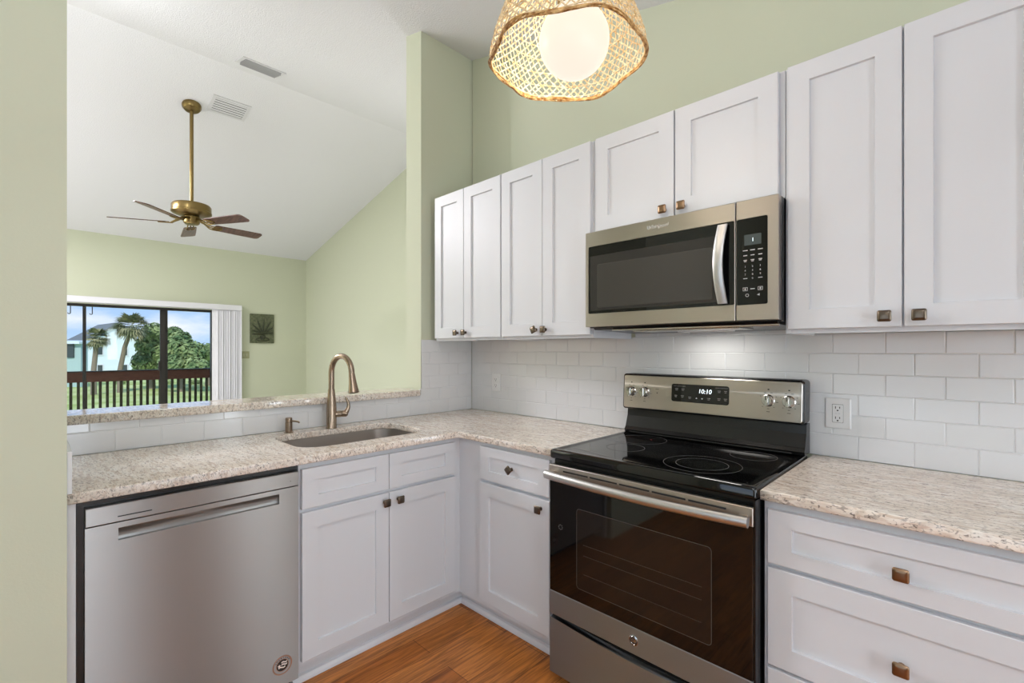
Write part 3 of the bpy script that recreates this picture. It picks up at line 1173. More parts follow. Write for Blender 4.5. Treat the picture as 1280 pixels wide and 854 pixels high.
mb.build('badge_swirl', M['chrome'], bd)
# small print on the left of the glass
mb = MB()
for k in range(8):
    a = k * PI / 4
    x, z = X0 + 0.055 + 0.009 * math.cos(a), 0.625 + 0.009 * math.sin(a)
    mb.box(x - 0.0015, x + 0.0015, YD - DT - 0.0006, YD - DT - 0.0001, z - 0.0015, z + 0.0015)
mb.build('printed_mark', M['ink_dim'], od)
# storage drawer with curved finger scoop along its top
mb = MB()
front, back = [], []
npt = 20
for k in range(npt + 1):
    a = k / npt
    x = X0 + (X1 - X0) * a
    front.append((x, 0.256 - 0.017 * math.sin(PI * a) ** 1.2))
poly = [(X0, 0.040), (X1, 0.040)] + list(reversed(front))
mb.ringstrip([[PY(x, z, w) for x, z in poly] for w in (0, DT)])
dr = mb.build('storage_drawer', M['steel_low'], rg)
mb = MB()
mb.box(RX1 - 0.0055, RX1 - 0.0005, YD - 0.024, YD, 0.04, 0.884)
mb.build('side_trim', M['black'], rg)

# ------------------------------------------------------------------ upper cabinets
ZB, ZT = 1.3715, 2.2545


def upper(label, x0, x1, z0, doors, knobs, dz0, kdeg=(0, 0), kz=None, km=None):
    t = thing('upper_cabinet', label, 'upper cabinet', ((x0 + x1) / 2, -0.17, z0), 'white upper cabinets')
    mb = MB()
    mb.box(x0, x0 + 0.016, -0.35, -0.0215, z0, ZT, 0.0008, 1)
    mb.box(x1 - 0.016, x1, -0.35, -0.0215, z0, ZT, 0.0008, 1)
    mb.box(x0 + 0.016, x1 - 0.016, -0.35, -0.0215, ZT - 0.016, ZT)
    mb.box(x0 + 0.016, x1 - 0.016, -0.35, -0.331, z0, z0 + 0.04)
    mb.box(x0 + 0.016, x1 - 0.016, -0.35, -0.331, ZT - 0.05, ZT - 0.016)
    xm = (doors[0][1] + doors[1][0]) / 2
    mb.box(xm - 0.02, xm + 0.02, -0.35, -0.331, z0 + 0.04, ZT - 0.05)
    mb.box(x0 + 0.016, x0 + 0.04, -0.35, -0.331, z0 + 0.04, ZT - 0.05)
    mb.box(x1 - 0.04, x1 - 0.016, -0.35, -0.331, z0 + 0.04, ZT - 0.05)
    mb.build('body', M['white'], t)
    mb = MB()
    mb.box(x0 + 0.0165, x1 - 0.0165, -0.3305, -0.0215, z0 + 0.012, z0 + 0.024)
    mb.build('bottom_panel', M['wood_raw'], t)
    P = front_y(-0.3502)
    for (a, b), ku, kd in zip(doors, knobs, kdeg):
        d = shaker(MB(), P, a, b, dz0, ZT - 0.004, stile=0.062).build('door', M['white'], t)
        pillow_knob(d, P, ku, kz if kz else 1.4165, km or M['bronze'], math.radians(kd))
    return t


upper('white upper cabinet at the corner beside the green stub wall', 0.070, 0.658, ZB, ((0.077, 0.3515), (0.3545, 0.655)), (0.300, 0.372), 1.386)
upper('white upper cabinet between the corner cabinet and the microwave', 0.660, 1.2365, ZB, ((0.664, 0.947), (0.950, 1.230)), (0.909, 0.970), 1.386, (25, 0))
upper('short white upper cabinet above the microwave', 1.2385, 2.001, 1.828, ((1.258, 1.619), (1.625, 1.984)), (1.582, 1.657), 1.840, kz=1.868, km=M['bronze_warm'])
upper('tall white upper cabinet right of the microwave', 2.003, 2.612, ZB, ((2.012, 2.3035), (2.3085, 2.603)), (2.266, 2.342), 1.386)

# ------------------------------------------------------------------ microwave
mw = thing('microwave', 'stainless over-the-range microwave under the short cabinet', 'microwave', (1.62, -0.2, 1.40))
MX0, MX1, MZ0, MZ1 = 1.2395, 2.000, 1.417, 1.8265
mb = MB()
mb.box(MX0 + 0.003, MX1, -0.388, -0.002, MZ0 - 0.004, MZ1 - 0.0005, 0.002)
mb.build('body', M['black'], mw)
mb = MB()
mb.prism([(MX0 + 0.03, -0.400, MZ0 - 0.003), (MX0 + 0.03, -0.390, 1.404), (MX0 + 0.03, -0.03, 1.396), (MX0 + 0.03, -0.03, MZ0 - 0.003)], (MX1 - MX0 - 0.04, 0, 0))
vb = mb.build('bottom_vent', M['black'], mw)
mb = MB()
mb.box(MX0 + 0.20, MX0 + 0.62, -0.36, -0.21, 1.3945, 1.4035, 0.001)
mb.build('grease_filter', M['chrome'], vb)
mb = MB()
mb.box(MX0 + 0.12, MX1 - 0.005, -0.398, -0.386, 1.398, 1.405, 0.002)
mb.build('vent_lip', M['chrome'], vb)
ld = bpy.data.lights.new('cooktop_light', 'AREA')
ld.shape = 'RECTANGLE'
ld.size, ld.size_y = 0.20, 0.06
ld.energy = MW_LIGHT
ld.color = (1.0, 0.96, 0.90)
lo = bpy.data.objects.new('cooktop_light', ld)
COL.objects.link(lo)
lo.parent = mw
lo.location = Vector((1.66, -0.16, 1.391)) - Vector(mw.location)
mb = MB()
mb.box(1.555, 1.765, -0.195, -0.125, 1.3925, 1.3995, 0.001)
mb.build('light_lens', M['plastic'], vb)
PM = front_y(-0.389)
MT = 0.030


def mrect(a0, a1, b0, b1, w, r=0.004):
    return [PM(x, z, w) for x, z in rrect(a0, a1, b0, b1, r, 3)]


def mframe(mb, o, i, ro, ri):
    """steel frame: outer box o, inner opening i"""
    a0, a1, b0, b1 = o
    c0, c1, d0, d1 = i
    mb.ringstrip([mrect(a0, a1, b0, b1, 0, ro), mrect(a0, a1, b0, b1, MT - 0.002, ro), mrect(a0 + 0.002, a1 - 0.002, b0 + 0.002, b1 - 0.002, MT, ro), mrect(c0, c1, d0, d1, MT, ri), mrect(c0 + 0.001, c1 - 0.001, d0 + 0.001, d1 - 0.001, MT - 0.003, ri)])


MD1 = 1.8655
mb = MB()
mframe(mb, (MX0, MD1 - 0.0015, MZ0, MZ1), (1.2555, MD1 - 0.003, 1.473, 1.764), 0.003, 0.006)
md = mb.build('door', M['steel_warm'], mw)
mb = MB()
mb.ringstrip([mrect(1.2567, MD1 - 0.0042, 1.4742, 1.7628, MT - 0.0029, 0.005), mrect(1.2567, MD1 - 0.0042, 1.4742, 1.7628, MT - 0.0006, 0.005)])
gl = mb.build('door_glass', M['blackglass'], md)
mb = MB()
mb.ringstrip([mrect(1.264, 1.802, 1.487, 1.722, MT - 0.0007, 0.004), mrect(1.264, 1.802, 1.487, 1.722, MT - 0.0002, 0.004), mrect(1.300, 1.788, 1.498, 1.684, MT - 0.0002, 0.008), ])
mb.build('window_bezel', M['mwbezel'], gl)
mb = MB()
mb.ringstrip([mrect(1.300, 1.788, 1.497, 1.684, MT - 0.0003, 0.008), mrect(1.302, 1.786, 1.499, 1.682, MT + 0.0006, 0.006)])
mb.build('window', M['mwwin'], gl)
mb = MB()
mframe(mb, (MD1 + 0.0015, MX1 - 0.0005, MZ0, MZ1), (MD1 + 0.003, 1.967, 1.470, 1.764), 0.003, 0.006)
mc = mb.build('control_panel', M['steel_warm'], mw)
mb = MB()
mb.ringstrip([mrect(MD1 + 0.0042, 1.9658, 1.4712, 1.7628, MT - 0.0029, 0.005), mrect(MD1 + 0.0042, 1.9658, 1.4712, 1.7628, MT - 0.0006, 0.005)])
kp = mb.build('keypad', M['blackglass'], mc)
mb = MB()
mb.ringstrip([mrect(1.894, 1.947, 1.672, 1.708, MT - 0.0006, 0.001), mrect(1.894, 1.947, 1.672, 1.708, MT, 0.001)])
dp = mb.build('display', M['lcd'], kp)
YK = -0.389 - MT
text_mesh('display_digit', '1', 0.018, M['digit'], dp, (1.921, YK - 0.0002, 1.689), (1, 0, 0), (0, 0, 1), 0.0002)
xs = (1.897, 1.920, 1.944)
for r, (z, w) in enumerate(((1.655, 0.0075), (1.638, 0.006), (1.622, 0.0055))):
    for x in xs:
        mb = MB()
        mb.box(x - w, x + w, YK - 0.0004, YK + 0.0008, z - 0.0014, z + 0.0014)
        if r == 2:
            mb.box(x - w * 0.7, x + w * 0.7, YK - 0.0004, YK + 0.0008, z - 0.0055, z - 0.003)
        mb.build('button_mark', M['ink'], kp)
for k, ch in enumerate('123456789'):
    text_mesh('keypad_digit', ch, 0.0085, M['ink'], kp, (xs[k % 3], YK - 0.0002, 1.600 - 0.0135 * (k // 3)), (1, 0, 0), (0, 0, 1), 0.0002)
text_mesh('keypad_digit', '0', 0.0085, M['ink'], kp, (xs[1], YK - 0.0002, 1.5595), (1, 0, 0), (0, 0, 1), 0.0002)
for x, z, w, h in ((1.897, 1.560, 0.0065, 0.0012), (1.944, 1.560, 0.0065, 0.0012), (1.920, 1.524, 0.007, 0.0013), (1.897, 1.524, 0.0075, 0.006), (1.944, 1.524, 0.0075, 0.006)):
    mb = MB()
    if h > 0.003:
        mb.box(x - w, x + w, YK - 0.0004, YK + 0.0008, z - h, z - h + 0.0013)
        mb.box(x - w, x + w, YK - 0.0004, YK + 0.0008, z + h - 0.0013, z + h)
        mb.box(x - w, x - w + 0.0013, YK - 0.0004, YK + 0.0008, z - h, z + h)
        mb.box(x + w - 0.0013, x + w, YK - 0.0004, YK + 0.0008, z - h, z + h)
        mb.box(x - 0.002, x + 0.002, YK - 0.0004, YK + 0.0008, z - 0.003, z + 0.003)
    else:
        mb.box(x - w, x + w, YK - 0.0004, YK + 0.0008, z - h, z + h)
    mb.build('button_mark', M['ink'], kp)
mb = MB()
mb.lathe([(0.004, 0), (0.004, 0.0004), (0.0055, 0.0004), (0.0055, 0)], (1.903, YK + 0.0003, 1.503), (0, -1, 0), 16, cap=False)
mb.build('button_mark', M['ink'], kp)
mb = MB()
mb.poly([(1.934, YK - 0.0003, 1.503), (1.942, YK - 0.0003, 1.507), (1.942, YK - 0.0003, 1.499)])
mb.build('button_mark', M['ink'], kp)
text_mesh('logo', 'Whirlpool', 0.022, M['ink'], md, (1.575, YK - 0.0004, 1.797), (1, 0, 0), (0, 0, 1), 0.0004, shear=0.25)
# bowed handle
mb = MB()
rings = []
for k in range(21):
    a = k / 20
    z = 1.479 + (1.755 - 1.479) * a
    w = MT + 0.012 + 0.020 * math.sin(PI * a)
    bow = -0.010 * math.sin(PI * a)
    rings.append([PM(1.826 + bow + du, z, w + dw_) for du, dw_ in ((-0.017, -0.004), (-0.016, 0.001), (-0.010, 0.0035), (0.010, 0.0035), (0.016, 0.001), (0.017, -0.004), (0.008, -0.006), (-0.008, -0.006))])
mb.ringstrip(rings)
mh = mb.build('handle', M['steel_strap'], md, True)
mb = MB()
for z in (1.488, 1.746):
    mb = MB()
    mb.box(1.817, 1.833, -0.389 - MT - 0.014, -0.389 - MT + 0.001, z - 0.008, z + 0.008, 0.002)
    mb.build('handle_post', M['chrome'], mh)

# ------------------------------------------------------------------ outlets
def outlet(label, xc, zc, wd, ht, gfci):
    t = thing('wall_outlet', label, 'outlet', (xc, -0.0004, zc), 'white wall outlets')
    P = front_y(-0.0005)
    mb = MB()
    mb.ringstrip([[P(x, z, w) for x, z in rrect(xc - wd / 2 + d, xc + wd / 2 - d, zc - ht / 2 + d, zc + ht / 2 - d, 0.004, 3)] for d, w in ((0, 0), (0, 0.003), (0.004, 0.0055))])
    pl = mb.build('cover_plate', M['plastic'], t)
    mb = MB()
    if gfci:
        mb.ringstrip([[P(x, z, w) for x, z in rrect(xc - 0.0165 + d, xc + 0.0165 - d, zc - 0.0335 + d, zc + 0.0335 - d, 0.003, 3)] for d, w in ((0, 0.005), (0, 0.0072), (0.001, 0.008))])
        rc = mb.build('receptacle', M['plastic'], t)
        mb = MB()
        mb.ringstrip([[P(x, z, 0.0057) for x, z in rrect(xc - 0.0175, xc + 0.0175, zc - 0.0345, zc + 0.0345, 0.003, 3)], [P(x, z, 0.0057) for x, z in rrect(xc - 0.0164, xc + 0.0164, zc - 0.0334, zc + 0.0334, 0.003, 3)]], False, False)
        mb.build('gap', M['slot'], t)
        zz = (0.019, -0.019)
        w0 = 0.008
        mb = MB()
        mb.box(xc - 0.008, xc - 0.001, -0.0091, -0.0084, zc - 0.003, zc + 0.003)
        mb.box(xc + 0.001, xc + 0.008, -0.0091, -0.0084, zc - 0.003, zc + 0.003)
        mb.build('test_button', M['grout'], rc)
    else:
        for s in (0.0195, -0.0195):
            mb.ringstrip([[P(x, z, w) for x, z in rrect(xc - 0.0165 + d, xc + 0.0165 - d, zc + s - 0.0135 + d, zc + s + 0.0135 - d, 0.008, 4)] for d, w in ((0, 0.005), (0, 0.0066), (0.0008, 0.0072))])
        rc = mb.build('receptacle', M['plastic'], t)
        zz = (0.0195, -0.0195)
        w0 = 0.0072
    mb = MB()
    for s in zz:
        for ux, hh in ((-0.0065, 0.0045), (0.0065, 0.0036)):
            mb.box(xc + ux - 0.0012, xc + ux + 0.0012, -0.0005 - w0 - 0.0002, -0.0005 - w0 + 0.0005, zc + s + 0.003 - hh, zc + s + 0.003 + hh)
        mb.lathe([(0.0028, 0), (0.0028, 0.0007)], (xc, -0.0005 - w0 + 0.0005, zc + s - 0.0075), (0, -1, 0), 10)
    mb.build('slots', M['slot'], rc)
    return t


outlet('white double outlet on the tile beside the right end of the range', 2.090, 1.080, 0.082, 0.114, True)
outlet('white outlet on the tile in the corner under the upper cabinet', 0.2445, 1.105, 0.076, 0.118, False)

# ------------------------------------------------------------------ pendant lamp
PCX, PCY, PRZ = 1.618, -1.046, 2.141
pd = thing('pendant_lamp', 'woven rattan pendant lamp with a glowing round globe', 'pendant lamp', (PCX, PCY, PRZ))
GC = Vector((1.6265, -1.0210, 2.206))
mb = MB()
mb.lathe([(0.1005 * math.sin(PI * k / 24), -0.1005 * math.cos(PI * k / 24)) for k in range(25)], GC, (0, 0, 1), 40, cap=False)
gb = mb.build('globe', M['globe'], pd, True)
gb.visible_shadow = False          # opal glass lets the bulb's light through
ld = bpy.data.lights.new('bulb', 'POINT')
ld.energy = PENDANT_LIGHT
ld.color = (1.0, 0.93, 0.82)
ld.shadow_soft_size = 0.09
lo = bpy.data.objects.new('bulb', ld)
COL.objects.link(lo)
lo.parent = pd
lo.location = GC - Vector(pd.location)
pf = [(0.0, 0.214), (0.03, 0.215), (0.08, 0.203), (0.14, 0.178), (0.20, 0.140), (0.235, 0.095), (0.255, 0.045)]


def prad(h):
    for (a, ra), (b, rb) in zip(pf[:-1], pf[1:]):
        if h <= b:
            t = (h - a) / (b - a)
            t = t * t * (3 - 2 * t) if False else t
            return ra + (rb - ra) * t
    return pf[-1][1]


def shade_pt(phi, s, off=0.0):
    """s: 0 at the rim, 1 at the top"""
    h = 0.255 * (1 - math.cos(s * PI / 2)) ** 0.85 if False else 0.255 * s
    w = max(0.0, 1 - s * 2.2)
    r = prad(h) * (1 + 0.035 * w * math.cos(6 * (phi - math.radians(95)))) + off
    z = h + w * (0.004 * math.sin(6 * (phi - math.radians(95)) + 2.6) + 0.003 * math.sin(phi * 2 + 1))
    return Vector((PCX + r * math.cos(phi), PCY + r * math.sin(phi), PRZ + z))


mb = MB()


def ribbon(fn, n, width, thick):
    pts = [fn(k / n) for k in range(n + 1)]
    rings = []
    for i, p in enumerate(pts):
        t = (pts[min(i + 1, n)] - pts[max(i - 1, 0)]).normalized()
        nr = Vector((p.x - PCX, p.y - PCY, 0.05)).normalized()
        nr = (nr - t * nr.dot(t)).normalized()
        bt = t.cross(nr)
        rings.append([p + bt * width / 2 + nr * thick / 2, p - bt * width / 2 + nr * thick / 2, p - bt * width / 2 - nr * thick / 2, p + bt * width / 2 - nr * thick / 2])
    mb.ringstrip(rings)


NR = 58
for k in range(NR):
    p0 = 2 * PI * k / NR + random.uniform(-0.012, 0.012)
    tw_ = 1.30 + random.uniform(-0.04, 0.04)
    ribbon(lambda s, p0=p0, tw_=tw_: shade_pt(p0 + tw_ * s, s, 0.0014 * math.sin(s * 60)), 22, 0.0037, 0.0012)
    ribbon(lambda s, p0=p0, tw_=tw_: shade_pt(p0 - tw_ * s, s, -0.0014 * math.sin(s * 60)), 22, 0.0037, 0.0012)
for k in range(7):
    s0 = 0.05 + k * 0.13
    ph = random.uniform(0, 6)
    tl = random.uniform(-0.02, 0.02)
    ribbon(lambda s, s0=s0, ph=ph, tl=tl: shade_pt(ph + 2 * PI * s, s0 + tl * math.sin(2 * PI * s), 0.002 * math.sin(s * 70)), 64, 0.0034, 0.0011)
mb.build('shade', M['rattan'], pd)
mb = MB()
for k in range(12):
    a0, b0, c0 = random.uniform(0, 6), random.uniform(0.002, 0.005), random.uniform(0, 6)
    pts = []
    for j in range(97):
        ph = 2 * PI * j / 96
        p = shade_pt(ph, 0.0, 0.0)
        out = Vector((math.cos(ph), math.sin(ph), 0))
        pts.append(p + out * (b0 * math.sin(7 * ph + a0)) + Vector((0, 0, 0.004 + b0 * 1.1 * math.cos(5 * ph + c0))))
    mb.tube(pts, 0.0017, 5, False)
mb.build('rim', M['rattan_dark'], pd)
mb = MB()
mb.cyl((PCX, PCY, PRZ + 0.16), (PCX, PCY, PRZ + 0.28), 0.026, 0.026, 20)
mb.build('socket', M['brass'], pd, True)
mb = MB()
mb.cyl((PCX, PCY, PRZ + 0.27), (PCX, PCY, zk(PCX) - 0.02), 0.0035, 0.0035, 8)
mb.build('cord', M['trim'], pd)
mb = MB()
mb.lathe([(0.06, 0), (0.06, -0.012), (0.05, -0.02), (0.01, -0.024)], (PCX, PCY, zk(PCX) - 0.001), (0.247, 0, 1), 28)
mb.build('canopy', M['brass'], pd, True)

# ------------------------------------------------------------------ ceiling fan
FCX, FCY, FCZ = -3.022, -1.006, 3.718
fn = thing('ceiling_fan', 'antique brass five-blade ceiling fan on a long downrod', 'ceiling fan', (FCX, FCY, FCZ))
mb = MB()
axc = Vector((0.247, 0, -1)).normalized()
mb.lathe([(0.078, 0), (0.082, 0.012), (0.080, 0.035), (0.066, 0.055), (0.03, 0.066)], (FCX, FCY, FCZ + 0.004), axc, 32)
mb.build('canopy', M['brass'], fn, True)
mb = MB()
mb.cyl((FCX, FCY, FCZ - 0.055), (FCX, FCY, 2.74), 0.0165, 0.0165, 18)
mb.lathe([(0.02, 0), (0.03, 0.01), (0.03, 0.03), (0.02, 0.04)], (FCX, FCY, 2.735), (0, 0, 1), 18)
mb.build('downrod', M['brass'], fn, True)
mb = MB()
mb.lathe([(0.03, 2.748), (0.12, 2.745), (0.155, 2.737), (0.166, 2.722), (0.166, 2.672), (0.170, 2.668), (0.170, 2.655), (0.160, 2.645), (0.12, 2.630), (0.07, 2.625)], (FCX, FCY, 0), (0, 0, 1), 40)
motor = mb.build('motor_housing', M['brass'], fn, True)
mb = MB()
mb.lathe([(0.050, 2.628), (0.066, 2.62), (0.068, 2.59), (0.068, 2.56), (0.055, 2.545), (0.02, 2.54)], (FCX, FCY, 0), (0, 0, 1), 32)
mb.build('switch_housing', M['brass'], fn, True)
for ang in (243.4, 315.4, 27.4, 99.4, 171.4):
    a = math.radians(ang)
    rm = Matrix.Translation(Vector((FCX, FCY, 2.553))) @ Matrix.Rotation(a, 4, 'Z') @ Matrix.Rotation(math.radians(-13), 4, 'X')
    mb = MB()
    out = [(0.20, -0.050), (0.22, -0.056), (0.45, -0.064), (0.635, -0.068), (0.655, -0.058), (0.664, -0.040), (0.664, 0.040), (0.655, 0.058), (0.635, 0.068), (0.45, 0.064), (0.22, 0.056), (0.20, 0.050)]
    mb.ringstrip([[Vector((x, y, 0)) for x, y in out], [Vector((x, y, 0.008)) for x, y in out]])
    bl = mb.build('blade', M['blade'], fn, mtx=rm)
    mb = MB()
    for s in (-1, 1):
        mb.tube([(0.06, 0.012 * s, 0.05), (0.12, 0.016 * s, 0.03), (0.17, 0.028 * s, -0.004), (0.21, 0.040 * s, -0.004), (0.25, 0.036 * s, -0.004), (0.27, 0.016 * s, -0.004), (0.26, 0.0, -0.004)], [0.007, 0.007, 0.006, 0.006, 0.006, 0.006, 0.005], 8)
    mb.tube([(0.06, 0, 0.05), (0.17, 0, -0.004), (0.28, 0, -0.004)], [0.008, 0.006, 0.005], 8)
    mb.build('blade_iron', M['brass'], bl, True, mtx=rm)

# ------------------------------------------------------------------ ceiling vents
def vent(label, c, nrm_slope, yaw, ln, wd, slats, proj, smat, fill):
    """register on the sloped ceiling; local x across, y along, z into the room"""
    t = thing('ceiling_vent', label, 'vent', c, 'white ceiling vents', local=True)
    nz = Vector((nrm_slope, 0, -1)).normalized()
    ly = Vector((0, 1, 0))
    ly = (Matrix.Rotation(yaw, 3, nz) @ ly).normalized()
    lx = ly.cross(nz).normalized()
    m = Matrix((lx, ly, nz)).transposed().to_4x4()
    mb = MB()
    fw = 0.028
    for (a0, a1, b0, b1) in ((-wd / 2, wd / 2, -ln / 2, -ln / 2 + fw), (-wd / 2, wd / 2, ln / 2 - fw, ln / 2), (-wd / 2, -wd / 2 + fw, -ln / 2 + fw, ln / 2 - fw), (wd / 2 - fw, wd / 2, -ln / 2 + fw, ln / 2 - fw)):
        mb.box(a0, a1, b0, b1, 0.001, 0.007)
    mb.build('frame', M['vent'], t, mtx=m)
    mb = MB()
    mb.box(-wd / 2 + fw, wd / 2 - fw, -ln / 2 + fw, ln / 2 - fw, 0.0005, 0.0015)  # dark sheet painted for the shade behind the slats
    mb.build('cavity_shade', M['ventdark'], t, mtx=m)
    mb = MB()
    for k in range(slats):
        x = -wd / 2 + fw + (wd - 2 * fw) * (k + 0.5) / slats
        hw = (wd - 2 * fw) / slats * fill
        mb.prism([(x - hw, -ln / 2 + fw, 0.003), (x - hw + 0.002, -ln / 2 + fw, 0.003), (x + hw, -ln / 2 + fw, 0.003 + proj), (x + hw - 0.002, -ln / 2 + fw, 0.003 + proj)], (0, ln - 2 * fw, 0))
    mb.build('slats', smat, t, mtx=m)
    return t


vent('white ceiling register nearer the kitchen, above the fan vent', (-2.02, -0.695, zk(-2.02)), -0.247, 0.0, 0.345, 0.23, 5, 0.022, M['ventgrey'], 0.34)
vent('white slatted ceiling vent beside the fan canopy', (-2.895, -0.711, 2.934 + 0.247 * (-2.895 - XF)), 0.247, 0.0, 0.335, 0.26, 6, 0.004, M['vent'], 0.30)

# ------------------------------------------------------------------ ceiling lamp, and unseen lamps added to light the rooms
def flush_lamp(label, x, y, slope, zc, energy):
    t = thing('ceiling_lamp', label, 'ceiling lamp', (x, y, zc))
    ax = Vector((slope, 0, -1)).normalized()
    mb = MB()
    mb.lathe([(0.15, 0.001), (0.15, 0.02), (0.14, 0.024)], (x, y, zc), ax, 32)
    mb.build('base', M['trim'], t, True)
    mb = MB()
    mb.lathe([(0.138, 0.024), (0.13, 0.05), (0.10, 0.08), (0.05, 0.097), (0.005, 0.102)], (x, y, zc), ax, 32)
    mb.build('diffuser', M['led'], t, True)
    ld = bpy.data.lights.new('lamp_bulb', 'POINT')
    ld.energy = energy
    ld.shadow_soft_size = 0.12
    ld.color = COOL
    lo = bpy.data.objects.new('lamp_bulb', ld)
    COL.objects.link(lo)
    lo.parent = t
    lo.location = ax * 0.24
    return t


def fill_panel(label, x, y, slope, zc, w, l, energy, tint):  # unseen panels added to brighten the kitchen and living room
    t = thing('ceiling_fill_panel', label, 'ceiling light', (x, y, zc), 'added ceiling fill panels', local=True)
    nz = Vector((slope, 0, -1)).normalized()
    ly = Vector((0, 1, 0))
    lx = ly.cross(nz).normalized()
    m = Matrix((lx, ly, nz)).transposed().to_4x4()
    mb = MB()
    for (a0, a1, b0, b1) in ((-w / 2, w / 2, -l / 2, -l / 2 + 0.03), (-w / 2, w / 2, l / 2 - 0.03, l / 2), (-w / 2, -w / 2 + 0.03, -l / 2 + 0.03, l / 2 - 0.03), (w / 2 - 0.03, w / 2, -l / 2 + 0.03, l / 2 - 0.03)):
        mb.box(a0, a1, b0, b1, 0.001, 0.03)
    mb.build('frame', M['trim'], t, mtx=m)
    mb = MB()
    mb.box(-w / 2 + 0.03, w / 2 - 0.03, -l / 2 + 0.03, l / 2 - 0.03, 0.001, 0.02)
    mb.build('diffuser', M['led'], t, mtx=m)
    ld = bpy.data.lights.new('panel_fill_light', 'AREA')
    ld.shape = 'RECTANGLE'
    ld.size = w - 0.06
    ld.size_y = l - 0.06
    ld.energy = energy
    ld.color = tint
    lo = bpy.data.objects.new('panel_fill_light', ld)
    COL.objects.link(lo)
    lo.parent = t
    lo.location = nz * 0.034
    lo.rotation_euler = nz.to_track_quat('-Z', 'Y').to_euler()
    return t


fill_panel('square fill light panel added to the kitchen ceiling behind the viewpoint', 2.75, -2.75, -0.247, zk(2.75), 0.9, 0.9, KITCHEN_FILL, COOL)
fill_panel('square fill light panel added to the living room ceiling out of view', -3.9, -3.4, 0.247, 2.934 + 0.247 * (-3.9 - XF), 1.2, 1.2, LIVING_FILL, LIVING_TINT)
def fill_uplight(label, x, y, energy, tint):  # unseen uplights added to bounce soft light off the ceilings
    t = thing('fill_floor_lamp', label, 'added lamp', (x, y, 0))
    mb = MB()
    mb.lathe([(0.15, 0.001), (0.15, 0.015), (0.03, 0.03), (0.02, 0.05)], (x, y, 0), (0, 0, 1), 32)
    mb.build('base', M['darkframe'], t, True)
    mb = MB()
    mb.cyl((x, y, 0.04), (x, y, 1.66), 0.014, 0.014, 14)
    mb.build('pole', M['darkframe'], t, True)
    mb = MB()
    mb.lathe([(0.03, 1.64), (0.10, 1.68), (0.20, 1.77), (0.202, 1.775), (0.19, 1.772), (0.09, 1.69), (0.01, 1.67)], (x, y, 0), (0, 0, 1), 32, cap=False)
    mb.build('lamp_shade', M['darkframe'], t, True)
    ld = bpy.data.lights.new('lamp_bulb', 'AREA')
    ld.shape = 'DISK'
    ld.size = 0.30
    ld.energy = energy
    ld.color = tint
    lo = bpy.data.objects.new('lamp_bulb', ld)
    COL.objects.link(lo)
    lo.parent = t
    lo.location = (0, 0, 1.765)
    lo.rotation_euler = (PI, 0, 0)
    return t


fill_uplight('unseen floor lamp added behind the viewpoint to bounce light off the ceiling', 3.3, -3.3, FILL_UP_KITCHEN, COOL)
fill_uplight('unseen floor lamp added behind the green wall to brighten the living room', -3.4, -4.3, FILL_UP_LIVING, LIVING_TINT)
fill_uplight('unseen floor lamp added behind the stub wall to brighten the living room', -1.0, 0.8, FILL_UP_LIVING * 0.15, LIVING_TINT)
flush_lamp('round flush ceiling lamp over the pass-through left of the vents', -1.35, -2.15, -0.247, zk(-1.35), DOME_LIGHT)

# ------------------------------------------------------------------ sliding door, blinds, wall things
dd = thing('door_1', 'dark framed sliding glass door to the balcony', 'sliding door', (XF, -1.3, 0))
dd['kind'] = 'structure'
mb = MB()
xa, xb = XF - 0.09, XF - 0.01
mb.box(xa, xb, DY0, DY1, DH - 0.035, DH)
mb.box(xa, xb, DY0, DY1, 0.0, 0.03)
mb.box(xa, xb, DY1 - 0.030, DY1, 0.03, DH - 0.035)
mb.box(xa, xb, DY0, DY0 + 0.04, 0.03, DH - 0.035)
mb.build('door_frame', M['darkframe'], dd)
mb = MB()
mb.box(XF - 0.05, XF - 0.02, -0.754, -0.690, 0.03, DH - 0.035)
mb.box(XF - 0.05, XF - 0.02, DY0 + 0.04, DY0 + 0.09, 0.03, DH - 0.035)
mb.box(XF - 0.05, XF - 0.02, DY0 + 0.09, -0.754, 0.03, 0.10)
mb.build('sliding_sash', M['darkframe'], dd)
mb = MB()
mb.box(XF - 0.085, XF - 0.055, -0.712, -0.656, 0.03, DH - 0.035)
mb.box(XF - 0.085, XF - 0.055, -0.656, DY1 - 0.03, 0.03, 0.10)
mb.build('fixed_sash', M['darkframe'], dd)
mb = MB()
mb.box(XF - 0.038, XF - 0.032, DY0 + 0.09, -0.754, 0.10, DH - 0.035)
mb.build('glass_pane', M['glass'], dd)
mb = MB()
mb.box(XF - 0.073, XF - 0.067, -0.656, DY1 - 0.03, 0.10, DH - 0.035)
mb.build('glass_pane', M['glass'], dd)
mb = MB()
mb.box(XF - 0.019, XF + 0.012, -0.778, -0.752, 1.00, 1.14, 0.006)
mb.build('pull_handle', M['darkframe'], dd)
# screen door stile
mb = MB()
mb.box(XF - 0.118, XF - 0.094, -1.606, -1.569, 0.03, DH - 0.03)
mb.build('screen_stile', M['darkframe'], dd)

